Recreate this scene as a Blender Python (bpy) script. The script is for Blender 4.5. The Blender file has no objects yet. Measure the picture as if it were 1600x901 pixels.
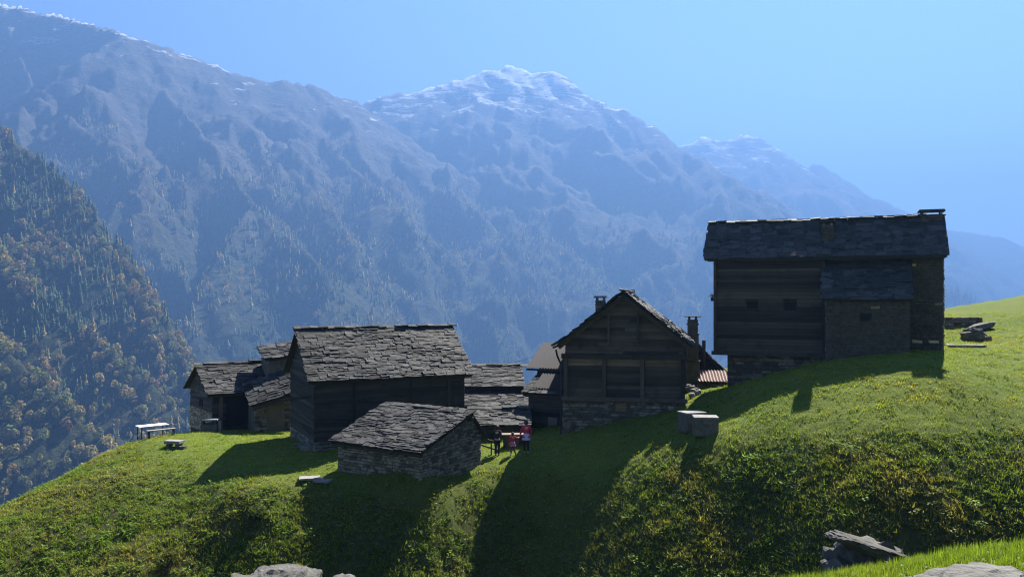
import bpy, bmesh, math, random
import numpy as np
from mathutils import Matrix, Vector
random.seed(7)
rng = np.random.default_rng(11)
R = math.radians
SC = bpy.context.scene
C = SC.collection

# ------------------------------------------------------------------ camera
F, HZ = 1300.0, 465.0            # focal length in photo pixels, eye level in photo pixels
cam_d = bpy.data.cameras.new('camera'); cam = bpy.data.objects.new('camera', cam_d); C.objects.link(cam)
cam_d.sensor_width = 36.0; cam_d.lens = 36.0 * F / 1600.0
cam_d.clip_start = 0.1; cam_d.clip_end = 40000.0
cam.location = (0, 0, 0); cam.rotation_euler = (R(90), 0, 0)
cam_d.shift_y = (HZ - 450.5) / 1600.0
SC.camera = cam

# ------------------------------------------------------------------ sky, sun, exposure
SUN_AZ, SUN_EL = 28.0, 45.5      # degrees right of the view direction, degrees above the horizon
world = bpy.data.worlds.new('World'); SC.world = world; world.use_nodes = True
wn, wl = world.node_tree.nodes, world.node_tree.links
bg = wn['Background']
sky = wn.new('ShaderNodeTexSky'); sky.sky_type = 'NISHITA'; sky.sun_disc = False
sky.sun_elevation = R(SUN_EL); sky.sun_rotation = R(SUN_AZ)
sky.altitude = 2600; sky.air_density = 0.75; sky.dust_density = 0.0; sky.ozone_density = 4.0
wl.new(sky.outputs[0], bg.inputs[0]); bg.inputs[1].default_value = 0.05
sun_d = bpy.data.lights.new('sun', 'SUN'); sun = bpy.data.objects.new('sun', sun_d); C.objects.link(sun)
sun_d.energy = 5.0; sun_d.angle = R(0.53); sun_d.color = (1.0, 0.95, 0.86)
sdir = Vector((math.sin(R(SUN_AZ))*math.cos(R(SUN_EL)), math.cos(R(SUN_AZ))*math.cos(R(SUN_EL)), math.sin(R(SUN_EL))))
sun.rotation_euler = sdir.to_track_quat('Z', 'Y').to_euler()
sun.location = sdir * 300
SC.view_settings.view_transform = 'Standard'; SC.view_settings.look = 'None'
SC.view_settings.gamma = 1.0; SC.view_settings.use_curve_mapping = False
SC.view_settings.exposure = 2.6
cy = SC.cycles
cy.use_denoising = True; cy.filter_width = 1.15
cy.max_bounces = 6; cy.diffuse_bounces = 3; cy.glossy_bounces = 2; cy.transmission_bounces = 3
cy.volume_bounces = 2; cy.sample_clamp_indirect = 6.0

# ------------------------------------------------------------------ helpers
def tag(o, label=None, cat=None, group=None, kind=None):
    if label: o['label'] = label
    if cat: o['category'] = cat
    if group: o['group'] = group
    if kind: o['kind'] = kind
    return o

def thing(name, label, cat, loc=(0, 0, 0), yaw=0.0, group=None):
    o = bpy.data.objects.new(name, None); C.objects.link(o)
    o.location = loc; o.rotation_euler = (0, 0, R(yaw)); o.empty_display_size = 0.2
    return tag(o, label, cat, group)

def mesh_np(name, V, Fc, mat, smooth=False):
    """one mesh from numpy vertices and faces of one size"""
    V = np.asarray(V, np.float32).reshape(-1, 3); Fc = np.asarray(Fc, np.int32)
    k = Fc.shape[1]; me = bpy.data.meshes.new(name)
    me.vertices.add(len(V)); me.vertices.foreach_set('co', V.ravel())
    me.loops.add(Fc.size); me.loops.foreach_set('vertex_index', Fc.ravel())
    me.polygons.add(len(Fc)); me.polygons.foreach_set('loop_start', np.arange(0, Fc.size, k, dtype=np.int32))
    if smooth: me.polygons.foreach_set('use_smooth', np.ones(len(Fc), bool))
    me.update(calc_edges=True)
    if mat: me.materials.append(mat)
    return me

def link(name, me, parent=None):
    o = bpy.data.objects.new(name, me); C.objects.link(o)
    if parent: o.parent = parent
    return o

class MB:
    """collects boxes, tubes and polygons into ONE mesh"""
    def __init__(s): s.v = []; s.f = []
    def add(s, v, f):
        n = len(s.v); s.v += [tuple(p) for p in v]; s.f += [tuple(i + n for i in q) for q in f]; return s
    def box(s, x0, x1, y0, y1, z0, z1, m=None):
        v = [Vector(p) for p in ((x0,y0,z0),(x1,y0,z0),(x1,y1,z0),(x0,y1,z0),(x0,y0,z1),(x1,y0,z1),(x1,y1,z1),(x0,y1,z1))]
        if m: v = [m @ p for p in v]
        return s.add(v, ((3,2,1,0),(4,5,6,7),(0,1,5,4),(1,2,6,5),(2,3,7,6),(3,0,4,7)))
    def bar(s, a, b, w, h, up=(0,0,1)):
        """a beam of w x h from a to b"""
        a, b = Vector(a), Vector(b); d = (b - a).normalized(); u = Vector(up)
        x = d.cross(u)
        if x.length < 1e-4: x = d.cross(Vector((1,0,0)))
        x.normalize(); z = x.cross(d)
        v = [p + x*sx*w/2 + z*sz*h/2 for p in (a, b) for sx, sz in ((-1,-1),(1,-1),(1,1),(-1,1))]
        return s.add(v, ((3,2,1,0),(4,5,6,7),(0,1,5,4),(1,2,6,5),(2,3,7,6),(3,0,4,7)))
    def tube(s, pts, r, n=8):
        rings = []; pts = [Vector(p) for p in pts]
        for i, p in enumerate(pts):
            d = (pts[min(i+1, len(pts)-1)] - pts[max(i-1, 0)]).normalized()
            x = d.cross(Vector((0,0,1)));
            if x.length < 1e-3: x = d.cross(Vector((1,0,0)))
            x.normalize(); y = d.cross(x); rr = r[i] if isinstance(r, (list, tuple)) else r
            rings.append([p + (x*math.cos(2*math.pi*k/n) + y*math.sin(2*math.pi*k/n))*rr for k in range(n)])
        v = [p for q in rings for p in q]; f = []
        for i in range(len(pts)-1):
            for k in range(n): f.append((i*n+k, i*n+(k+1)%n, (i+1)*n+(k+1)%n, (i+1)*n+k))
        f.append(tuple(range(n-1, -1, -1))); f.append(tuple((len(pts)-1)*n+k for k in range(n)))
        return s.add(v, f)
    def prism(s, poly, a, b):
        """polygon points extruded by vector from a to b (poly given as 3D points)"""
        n = len(poly); A = [Vector(p) + Vector(a) for p in poly]; B = [Vector(p) + Vector(b) for p in poly]
        f = [tuple(range(n-1, -1, -1)), tuple(range(n, 2*n))] + [(i, (i+1) % n, n+(i+1) % n, n+i) for i in range(n)]
        return s.add(A + B, f)
    def mesh(s, name, mat, smooth=False):
        me = bpy.data.meshes.new(name); me.from_pydata(s.v, [], s.f); me.validate()
        bm = bmesh.new(); bm.from_mesh(me); bmesh.ops.recalc_face_normals(bm, faces=bm.faces); bm.to_mesh(me); bm.free()
        if smooth:
            for p in me.polygons: p.use_smooth = True
        me.materials.append(mat); return me
    def build(s, name, mat, parent=None, smooth=False):
        return link(name, s.mesh(name, mat, smooth), parent)

def at(px, py, d):
    return Vector(((px-800)/F*d, d, (HZ-py)/F*d))

# ------------------------------------------------------------------ noise
def _hash(ix, iy, seed):
    h = (ix.astype(np.int64)*374761393 + iy.astype(np.int64)*668265263 + seed*974634777) & 0xffffffff
    h = ((h ^ (h >> 13))*1274126177) & 0xffffffff
    return (h ^ (h >> 16)) & 0xffffffff
def gnoise(x, y, seed=0):
    x = np.asarray(x, float); y = np.asarray(y, float)
    ix, iy = np.floor(x), np.floor(y); fx, fy = x-ix, y-iy
    u, v = fx**3*(fx*(fx*6-15)+10), fy**3*(fy*(fy*6-15)+10)
    def g(a, b):
        t = _hash(ix+a, iy+b, seed)*(2*np.pi/4294967296.0)
        return np.cos(t)*(fx-a) + np.sin(t)*(fy-b)
    a = g(0,0)*(1-u)+g(1,0)*u; b = g(0,1)*(1-u)+g(1,1)*u
    return (a*(1-v)+b*v)*1.5
def fbm(x, y, oct=4, seed=0, gain=.5):
    s = 0; a = 1.0
    for k in range(oct): s = s + a*gnoise(x*2**k+17.3*k, y*2**k-9.1*k, seed+k); a *= gain
    return s
def ridged(x, y, oct=4, seed=0, gain=.55):
    s = 0; a = 1.0; w = 1.0
    for k in range(oct):
        n = 1-np.abs(gnoise(x*2**k+31.7*k, y*2**k+5.3*k, seed+k)); n = n*n*w
        w = np.clip(n*1.6, 0, 1); s = s+a*n; a *= gain
    return s
def sstep(a, b, x):
    t = np.clip((np.asarray(x, float)-a)/(b-a), 0, 1); return t*t*(3-2*t)

# ------------------------------------------------------------------ materials
class NT:
    def __init__(s, name):
        s.m = bpy.data.materials.new(name); s.m.use_nodes = True; s.t = s.m.node_tree
        s.b = s.t.nodes['Principled BSDF']; s.out = s.t.nodes['Material Output']
        s.b.inputs['Specular IOR Level'].default_value = 0.25
    def n(s, typ, **kw):
        o = s.t.nodes.new('ShaderNode'+typ)
        for k, v in kw.items(): setattr(o, k, v)
        return o
    def l(s, a, b): s.t.links.new(a, b)
    def pos(s): return s.n('NewGeometry').outputs['Position']
    def noise(s, scale, detail=5, rough=.6, vec=None, stretch=None, dist=0.0):
        o = s.n('TexNoise'); o.inputs['Scale'].default_value = scale; o.inputs['Detail'].default_value = detail
        o.inputs['Roughness'].default_value = rough; o.inputs['Distortion'].default_value = dist
        v = vec or s.pos()
        if stretch:
            mp = s.n('Mapping'); mp.inputs['Scale'].default_value = stretch; s.l(v, mp.inputs[0]); v = mp.outputs[0]
        s.l(v, o.inputs['Vector']); return o.outputs['Fac']
    def ramp(s, fac, stops):
        o = s.n('ValToRGB'); e = o.color_ramp.elements
        while len(e) < len(stops): e.new(0.5)
        for q, (p, c) in zip(e, stops): q.position = p; q.color = (*c, 1)
        s.l(fac, o.inputs[0]); return o.outputs[0]
    def mix(s, fac, a, b, mode='MIX'):
        o = s.n('Mix', data_type='RGBA', blend_type=mode)
        for sock, v in ((o.inputs[0], fac), (o.inputs[6], a), (o.inputs[7], b)):
            if hasattr(v, 'links'): s.l(v, sock)
            elif isinstance(v, tuple): sock.default_value = (*v, 1)
            else: sock.default_value = v
        return o.outputs[2]
    def math(s, op, a, b=0.0, clamp=False):
        o = s.n('Math', operation=op, use_clamp=clamp)
        for sock, v in ((o.inputs[0], a), (o.inputs[1], b)):
            if hasattr(v, 'links'): s.l(v, sock)
            else: sock.default_value = v
        return o.outputs[0]
    def step(s, x, a, b):
        o = s.n('MapRange', interpolation_type='SMOOTHSTEP')
        s.l(x, o.inputs[0]); o.inputs[1].default_value = a; o.inputs[2].default_value = b; return o.outputs[0]
    def bump(s, h, strength=.5, dist=.02):
        o = s.n('Bump'); o.inputs['Strength'].default_value = strength; o.inputs['Distance'].default_value = dist
        s.l(h, o.inputs['Height']); s.l(o.outputs[0], s.b.inputs['Normal'])
    def color(s, c): s.l(c, s.b.inputs['Base Color']) if hasattr(c, 'links') else setattr(s.b.inputs['Base Color'], 'default_value', (*c, 1))
    def rough(s, v): s.b.inputs['Roughness'].default_value = v

def rock_mat(name, dark, light, lichen, scale=6.0, vary=.5, rough=.85, bump=.6, bdist=.03):
    t = NT(name); a = t.noise(scale, 7, .65); f = t.noise(scale*9, 4, .7)
    c = t.ramp(a, ((.3, dark), (.7, light)))
    rnd = t.n('ObjectInfo').outputs['Random']
    v = t.n('MapRange'); t.l(rnd, v.inputs[0]); v.inputs[3].default_value = 1-vary; v.inputs[4].default_value = 1+vary
    hsv = t.n('HueSaturation'); t.l(c, hsv.inputs['Color']); t.l(v.outputs[0], hsv.inputs['Value'])
    sp = t.step(t.noise(scale*3.1, 4, .7), .6, .72)
    c2 = t.mix(t.math('MULTIPLY', sp, .55), hsv.outputs[0], lichen)
    t.b.inputs['Specular IOR Level'].default_value = .08
    t.color(c2); t.rough(rough); t.bump(t.math('ADD', a, t.math('MULTIPLY', f, .35)), bump, bdist); return t.m

def wood_mat(name, dark, light, vary=.6, rough=.8):
    t = NT(name); oi = t.n('ObjectInfo'); tc = t.n('TexCoord').outputs['Object']
    off = t.n('VectorMath', operation='SCALE'); off.inputs[0].default_value = (37, 19, 53); t.l(oi.outputs['Random'], off.inputs['Scale'])
    ad = t.n('VectorMath', operation='ADD'); t.l(tc, ad.inputs[0]); t.l(off.outputs[0], ad.inputs[1])
    g = t.noise(3.0, 7, .7, ad.outputs[0], (1.6, 3, 5.0), .4); w = t.noise(1.3, 3, .5)
    c = t.ramp(g, ((.32, dark), (.68, light)))
    v = t.n('MapRange'); t.l(oi.outputs['Random'], v.inputs[0]); v.inputs[3].default_value = 1-vary; v.inputs[4].default_value = 1+vary
    hsv = t.n('HueSaturation'); t.l(c, hsv.inputs['Color']); t.l(v.outputs[0], hsv.inputs['Value'])
    c2 = t.mix(t.math('MULTIPLY', t.step(w, .5, .7), .4), hsv.outputs[0], tuple(x*.5 for x in dark))
    t.color(c2); t.rough(rough); t.bump(g, .5, .01); return t.m

def plain_mat(name, col, rough=.6, var=.25, scale=8, metallic=0.0, bump=.15):
    t = NT(name); a = t.noise(scale, 5, .6)
    t.color(t.mix(a, tuple(x*(1-var) for x in col), tuple(min(1, x*(1+var)) for x in col)))
    t.rough(rough); t.b.inputs['Metallic'].default_value = metallic; t.bump(a, bump, .01); return t.m

def leaf_mat(name, attr='tint', trans=.45, rough=.6):
    t = NT(name); a = t.n('Attribute', attribute_name=attr)
    d = t.n('BsdfDiffuse'); tr = t.n('BsdfTranslucent'); gl = t.n('BsdfGlossy'); gl.inputs['Roughness'].default_value = .45
    t.l(a.outputs['Color'], d.inputs['Color'])
    t.l(t.mix(1.0, a.outputs['Color'], (1.25, 1.15, .55), 'MULTIPLY'), tr.inputs['Color'])
    m1 = t.n('MixShader'); m1.inputs[0].default_value = trans; t.l(d.outputs[0], m1.inputs[1]); t.l(tr.outputs[0], m1.inputs[2])
    m2 = t.n('MixShader'); m2.inputs[0].default_value = .006; t.l(m1.outputs[0], m2.inputs[1]); t.l(gl.outputs[0], m2.inputs[2])
    t.l(m2.outputs[0], t.out.inputs['Surface']); t.t.nodes.remove(t.b); return t.m

M = {}
M['slab'] = rock_mat('roof_slab_stone', (.017, .017, .018), (.048, .047, .046), (.13, .12, .10), 3.5, .7, .7, .5, .02)
M['slab_dark'] = rock_mat('dark_roof_slab_stone', (.028, .030, .033), (.060, .060, .062), (.09, .087, .078), 3.5, .4, .75, .5, .02)
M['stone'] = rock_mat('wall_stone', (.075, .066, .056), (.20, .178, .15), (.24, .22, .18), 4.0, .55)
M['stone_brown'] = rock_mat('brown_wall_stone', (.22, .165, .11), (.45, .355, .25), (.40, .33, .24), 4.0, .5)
M['mortar'] = rock_mat('joint_earth', (.05, .043, .036), (.10, .088, .072), (.10, .09, .07), 9.0, .1)
M['render'] = rock_mat('old_lime_render', (.075, .066, .054), (.14, .125, .10), (.11, .10, .085), 2.2, .1, .9, .4)
M['boulder'] = rock_mat('boulder_gneiss', (.045, .043, .039), (.13, .125, .115), (.17, .16, .14), 2.6, .15, .85, 1.0, .06)
M['deck'] = plain_mat('roof_underside', (.035, .030, .026), .9)
M['wood'] = wood_mat('weathered_dark_timber', (.030, .024, .019), (.085, .068, .053))
M['wood_black'] = wood_mat('black_old_timber', (.018, .015, .013), (.055, .046, .038))
M['wood_light'] = wood_mat('sunbleached_timber', (.085, .06, .04), (.20, .148, .10), .3)
M['wood_grey'] = wood_mat('grey_timber', (.13, .115, .10), (.30, .27, .235), .3)
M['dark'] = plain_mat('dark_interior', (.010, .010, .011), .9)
M['tin'] = plain_mat('corrugated_sheet', (.075, .066, .064), .55, .3, 4, .1)
M['tin_red'] = plain_mat('rusty_pink_corrugated_sheet', (.30, .22, .195), .6, .3, 4, .1)
M['pipe'] = plain_mat('dark_metal_pipe', (.03, .03, .033), .5, .2, 8, .5)
M['white'] = plain_mat('white_table_board', (.80, .80, .78), .35, .04)
M['concrete'] = rock_mat('pale_cut_granite', (.12, .116, .108), (.26, .25, .235), (.20, .19, .17), 7, .1, .85, .4)
M['block'] = rock_mat('dark_weathered_stone', (.05, .048, .044), (.12, .115, .105), (.15, .14, .12), 6, .1)
M['leaf'] = leaf_mat('leaf', 'tint', .5)
M['tree'] = leaf_mat('far_tree_foliage', 'tint', .35)
M['bark'] = plain_mat('bark', (.06, .045, .035), .9)

# ================================================================== GROUND
# control points of the hillside: photo pixel, pixel, metres away, roughness of the growth (0 mown lawn .. 1 wild)
G = [(220,686,51,.1),(290,677,54,0),(360,672,55,0),(455,668,57,0),(455,690,49.5,0),(380,700,47,0),(300,700,48,.1),(250,705,47.5,.25),
 (455,742,42.5,.15),(180,704,48.5,.5),(120,742,44.5,.7),(60,782,41,.8),(0,822,38.5,.85),(-80,870,36,.9),(150,762,42,.75),(250,747,43,.6),
 (330,735,43.5,.3),(400,735,43,.15),(100,830,38.6,.9),(200,830,38.7,.95),(300,800,39.8,.9),(380,772,39.5,.75),(450,795,39.5,.9),
 (50,890,36.4,1),(200,890,35.8,1),(350,870,37.2,1),(480,860,37.6,1),(590,738,41.3,.15),(655,734,40,.3),(700,728,42.5,.1),(745,714,44.8,0),
 (790,711,45.6,0),(850,695,46,0),(835,676,50,0),(880,678,47.8,.0),(960,655,48,.0),(1072,622,49,.0),
 (600,785,39.2,.85),(600,870,37,1),(740,775,41.4,.75),(740,870,39.2,.9),(850,730,42.5,.25),(850,790,40.8,.6),(850,880,38.8,.7),
 (950,720,41.5,.15),(950,800,38.4,.75),(960,885,35.7,.9),(1000,680,43.5,.1),(1060,682,41,.1),(1100,684,39.5,.1),(1040,722,39.2,.85),
 (1050,790,36.5,.95),(1060,880,34,1),(1130,610,47,0),(1130,642,43.5,.1),(1200,600,42.6,0),(1200,662,39,.1),(1180,722,36.8,.9),
 (1180,800,35,1),(1180,885,33.2,1),(1310,588,41.3,0),(1310,620,39.3,0),(1310,664,37,.1),(1320,722,34.6,.95),(1320,800,32.4,1),(1320,870,31,1),
 (1485,545,45.5,0),(1490,582,39.3,0),(1480,620,37.4,0),(1470,667,35.3,.15),(1470,722,33.4,.95),(1470,800,31.4,1),(1470,860,30.4,1),
 (1600,474,57,.1),(1540,515,51,0),(1600,540,46,0),(1600,610,39,0),(1600,662,36,.2),(1600,722,33.8,.95),(1600,800,31.8,1),
 (1720,440,58,.2),(1720,560,42,.1),(1720,700,33,.8)]
pts = [[(a-800)/F*d, d, (HZ-b)/F*d, r] for a, b, d, r in G]
pts += [list(p) for p in [(17,52,-4.6,0),(13.5,52,-5.7,0),(14,59,-6.3,0),(24,55,-1.8,0),(11,56,-6.2,0),(5,58,-7.8,0),(-5,62,-9,0),(-15,66,-10,.3),(-26,62,-12,.6),(-33,50,-17,.8),(-36,40,-18,1),
 (30,70,-2.5,.3),(15,75,-8,.3),(0,80,-15,.5),(-20,85,-22,.6),(-45,60,-27,.8),(40,80,-5,.3),(49,82,-4.5,.3),(60,60,8,.3),(62,40,6,.3),(50,30,1,.5),
 (-20,30,-15.2,1),(-8,31,-15.8,1),(0,31,-15.4,1),(8,29,-14,1),(16,27,-13,1),(22,26,-12,1),(-30,30,-16,1),(-8,19,-11,1),(0,19,-10.6,1),(6,19,-10,1),(12,19,-9.2,1),(18,18,-8,1),(-18,18,-11.5,1),(-45,35,-21,1),
 (-8,13,-6.7,1),(0,13,-6.4,1),(6,13,-5.9,1),(12,13,-5.3,1),(-3,7.5,-3.0,.8),(0,7.5,-2.9,.7),(3,8,-2.72,.4),(4,8.3,-2.62,.4),(6,8.3,-2.42,.3),(9,9,-2.3,.3),
 (-3,4.5,-2.0,.4),(0,4,-1.8,.3),(3,4,-1.72,.2),(5,5,-1.78,.2),(7,6,-1.78,.2),(0,1,-1.66,.2),(-8,5,-3.2,.6),(-15,8,-6,.8),(14,5,-1.2,.2),(18,10,-2.6,.4),
 (0,-8,1.5,.3),(-15,-6,0,.3),(15,-6,2.5,.3),(35,5,3,.3),(-35,5,-10,.6)]]
P = np.array(pts); CX, CY = P[:, 0], P[:, 1]
def _phi(r2): return np.where(r2 > 0, r2*np.log(np.maximum(r2, 1e-9)), 0)*.5
_n = len(P); _K = _phi((CX[:, None]-CX)**2+(CY[:, None]-CY)**2); _A = np.zeros((_n+3, _n+3))
_A[:_n, :_n] = _K + np.eye(_n)*.8; _A[:_n, _n:] = np.c_[np.ones(_n), CX, CY]; _A[_n:, :_n] = _A[:_n, _n:].T
_W = np.linalg.solve(_A, np.r_[P[:, 2:4], np.zeros((3, 2))])
def tps(x, y):
    x = np.asarray(x, float).ravel(); y = np.asarray(y, float).ravel(); out = np.empty((len(x), 2))
    for i in range(0, len(x), 20000):
        a, b = x[i:i+20000], y[i:i+20000]
        out[i:i+20000] = _phi((a[:, None]-CX)**2+(b[:, None]-CY)**2) @ _W[:_n] + np.c_[np.ones(len(a)), a, b] @ _W[_n:]
    return out
def valley(x, y):
    """the hillside falling to the valley beyond the hamlet"""
    return np.maximum(-16-.62*np.maximum(y-72, 0)-.25*np.maximum(-x, 0)+.25*np.maximum(x-20, 0)*np.exp(-np.maximum(y-60, 0)/120), -470+8*gnoise(x/300, y/300, 5))
def ground(x, y, lumps=True):
    x = np.asarray(x, float).ravel(); y = np.asarray(y, float).ravel()
    t = tps(x, y); z, ro = t[:, 0], np.clip(t[:, 1], 0, 1)
    r = np.hypot(x, y); k = sstep(72, 115, np.maximum(r, np.abs(x)*1.6))
    back = -1.66+.33*np.maximum(-y, 0)+.08*x
    kb = sstep(2, -8, y)
    z = z*(1-kb)+back*kb
    z = z*(1-k)+np.where(y > 0, valley(x, y), back)*k
    if lumps:
        q = .35+.65*sstep(3, 14, r)
        z = z + q*(ro*(.12*fbm(x/2.6, y/2.6, 3, 3)+.10*fbm(x/.8, y/.8, 2, 9)) + .05*fbm(x/3.5, y/3.5, 2, 21)+.03*gnoise(x/.6, y/.6, 4)+.03*gnoise(x/1.1+.4*gnoise(x/3, y/3, 6), y/.45, 14))
    return z, ro
def gz(x, y): return float(ground([x], [y], False)[0][0])

th = np.r_[np.linspace(-180, -48, 45)[:-1], np.linspace(-48, 44, 620), np.linspace(44, 180, 45)[1:]]
rr = np.r_[np.linspace(.6, 9, 40)[:-1], np.linspace(9, 26, 60)[:-1], np.linspace(26, 60, 240)[:-1], np.geomspace(60, 135, 26)]
TT, RR = np.meshgrid(R(1)*th, rr); gx, gy = (np.sin(TT)*RR).ravel(), (np.cos(TT)*RR).ravel()
gzv, gro = ground(gx, gy)
nr, nt = RR.shape; I = np.arange(nr*nt).reshape(nr, nt)
Q = np.stack([I[:-1, :-1], I[:-1, 1:], I[1:, 1:], I[1:, :-1]], -1).reshape(-1, 4)
t = NT('hillside_turf')
at_ = t.n('Attribute', attribute_name='rough').outputs['Fac']
n1 = t.noise(.35, 6, .6); n2 = t.noise(2.2, 6, .7); n3 = t.noise(14, 4, .7)
lawn = t.ramp(t.math('ADD', t.math('MULTIPLY', n1, .6), t.math('MULTIPLY', n3, .4)), ((.3, (.055, .085, .014)), (.55, (.085, .112, .018)), (.75, (.115, .110, .030))))
wild = t.ramp(n2, ((.3, (.022, .026, .010)), (.55, (.045, .050, .016)), (.72, (.078, .060, .026))))
t.color(t.mix(at_, lawn, wild)); t.rough(.95); t.b.inputs['Specular IOR Level'].default_value = .05
t.bump(t.math('ADD', n3, n2), .8, .06); M['turf'] = t.m
me = mesh_np('ground', np.c_[gx, gy, gzv], Q[:, ::-1], M['turf'], True)
me.attributes.new('rough', 'FLOAT', 'POINT').data.foreach_set('value', gro.astype(np.float32))
tag(link('ground', me), 'green alpine hillside under the hamlet', None, None, 'structure')

# ================================================================== MOUNTAINS
# crests and spurs: photo pixel, pixel, metres away; slope of the flanks
T = [
 ('spur', 'wooded_mountainside', .95, [(-330,40,1560),(-250,80,1500),(-100,150,1450),(0,205,1400),(60,245,1370),(115,287,1350),(128,305,1340),(150,360,1300),(190,420,1260),(230,475,1220),(265,525,1190),(300,575,1150),(325,625,1120),(340,690,1100)]),
 ('spur', 'wooded_mountainside', .9, [(-330,250,1150),(-100,330,1130),(0,400,1100),(90,470,1060),(170,540,1020),(240,600,1000),(285,650,980),(310,720,960)]),
 ('spur', 'wooded_mountainside', .9, [(-330,380,900),(-100,470,880),(0,535,860),(60,590,835),(110,640,815),(150,682,800),(182,712,790),(200,770,780)]),
 ('left', 'snow_streaked_mountain', 1.25, [(-450,60,4000),(-200,10,3700),(-60,0,3550),(0,5,3500),(30,9,3480),(80,18,3440),(150,38,3380),(200,52,3330)]),
 ('left', 'snow_streaked_mountain', .86, [(200,52,3330),(250,70,3380),(300,88,3430),(350,108,3500),(420,125,3620),(485,130,3750),(520,145,3830),(556,158,3950)]),
 ('left', 'snow_streaked_mountain', .95, [(556,158,3950),(590,185,3900),(618,225,3830),(645,275,3750),(715,300,3600),(785,348,3450),(850,385,3250),(890,430,3150),(910,480,3100),(930,540,3050)]),
 ('left', 'snow_streaked_mountain', 1.05, [(190,56,3335),(225,112,3250),(290,175,3000),(350,250,2750),(395,318,2550),(440,368,2400),(485,395,2300),(515,438,2200),(545,500,2100),(560,580,2000)]),
 ('left', 'snow_streaked_mountain', .85, [(420,125,3620),(470,190,3480),(540,250,3250),(600,300,3000),(640,345,2850),(660,420,2700),(665,480,2600)]),
 ('left', 'snow_streaked_mountain', .85, [(330,102,3470),(400,200,3200),(470,275,2900),(520,330,2700),(555,380,2500)]),
 ('left', 'snow_streaked_mountain', 1.05, [(0,5,3500),(50,130,3100),(100,250,2750),(160,345,2350),(210,440,2100)]),
 ('left', 'snow_streaked_mountain', .8, [(515,438,2200),(580,455,2500),(650,430,2800),(720,395,3100),(800,365,3250),(870,375,3300),(905,440,3250)]),
 ('left', 'snow_streaked_mountain', .8, [(395,318,2550),(330,420,2150),(290,500,1950),(300,580,1850)]),
 ('mid', 'snow_dusted_peak', .85, [(400,230,5400),(540,168,5600),(600,150,5700),(690,130,5800),(750,112,5900),(798,102,6000),(830,109,6000),(868,110,6000),(886,124,5950),(905,146,5900),(940,157,5850),(1000,182,5750),(1030,205,5650),(1060,228,5550),(1100,250,5300),(1150,280,5100),(1190,305,5000),(1230,345,4800),(1300,420,4500),(1370,510,4200)]),
 ('mid', 'snow_dusted_peak', .8, [(868,110,6000),(820,190,5500),(840,270,5000),(890,350,4500),(950,440,4000)]),
 ('mid', 'snow_dusted_peak', .8, [(690,130,5800),(690,230,5200),(740,300,4800),(800,350,4500)]),
 ('mid', 'snow_dusted_peak', .8, [(1030,205,5650),(1060,300,5000),(1090,400,4400),(1110,480,4000)]),
 ('right', 'far_rocky_peak', .85, [(900,310,7600),(1000,255,7700),(1070,223,7800),(1104,212,7800),(1114,219,7850),(1140,216,7900),(1160,209,7900),(1186,213,7900),(1200,223,7900),(1212,241,7900),(1246,266,7900),(1275,255,8000),(1296,264,8000),(1322,283,8000),(1345,300,8000),(1372,309,8000),(1420,332,8200),(1480,378,8400),(1560,440,8500),(1640,500,8500)]),
 ('right', 'far_rocky_peak', .8, [(1160,209,7900),(1190,300,7200),(1230,390,6500)]),
 ('far', 'pale_far_ridge', .6, [(1300,400,9300),(1400,362,9500),(1480,357,9500),(1520,363,9500),(1560,370,9500),(1600,378,9500),(1700,386,9500),(1850,360,9500),(2000,330,9300)]),
 ('tip', 'small_wooded_spur', .8, [(1250,455,3800),(1380,450,3700),(1480,449,3600),(1505,455,3570),(1525,468,3540),(1548,490,3500),(1575,530,3450),(1600,600,3400)]),
]
GR = ['base', 'spur', 'left', 'mid', 'right', 'far', 'tip']
mt = np.linspace(-37, 36, 760); mr = np.r_[np.geomspace(118, 700, 90)[:-1], np.geomspace(700, 8800, 430)]
TT, RR = np.meshgrid(R(1)*mt, mr); mx, my = (np.sin(TT)*RR).ravel(), (np.cos(TT)*RR).ravel()
wx, wy = mx+60*fbm(mx/420, my/420, 3, 40), my+60*fbm(mx/420, my/420, 3, 50)
zb = valley(mx, my)-1.5; H = zb.copy(); WIN = np.zeros(len(mx), int); DST = np.full(len(mx), 400.0)
far_fac = sstep(600, 1500, np.hypot(mx, my))
warp = sstep(0, 250, np.abs(0*mx)+1)
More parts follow.
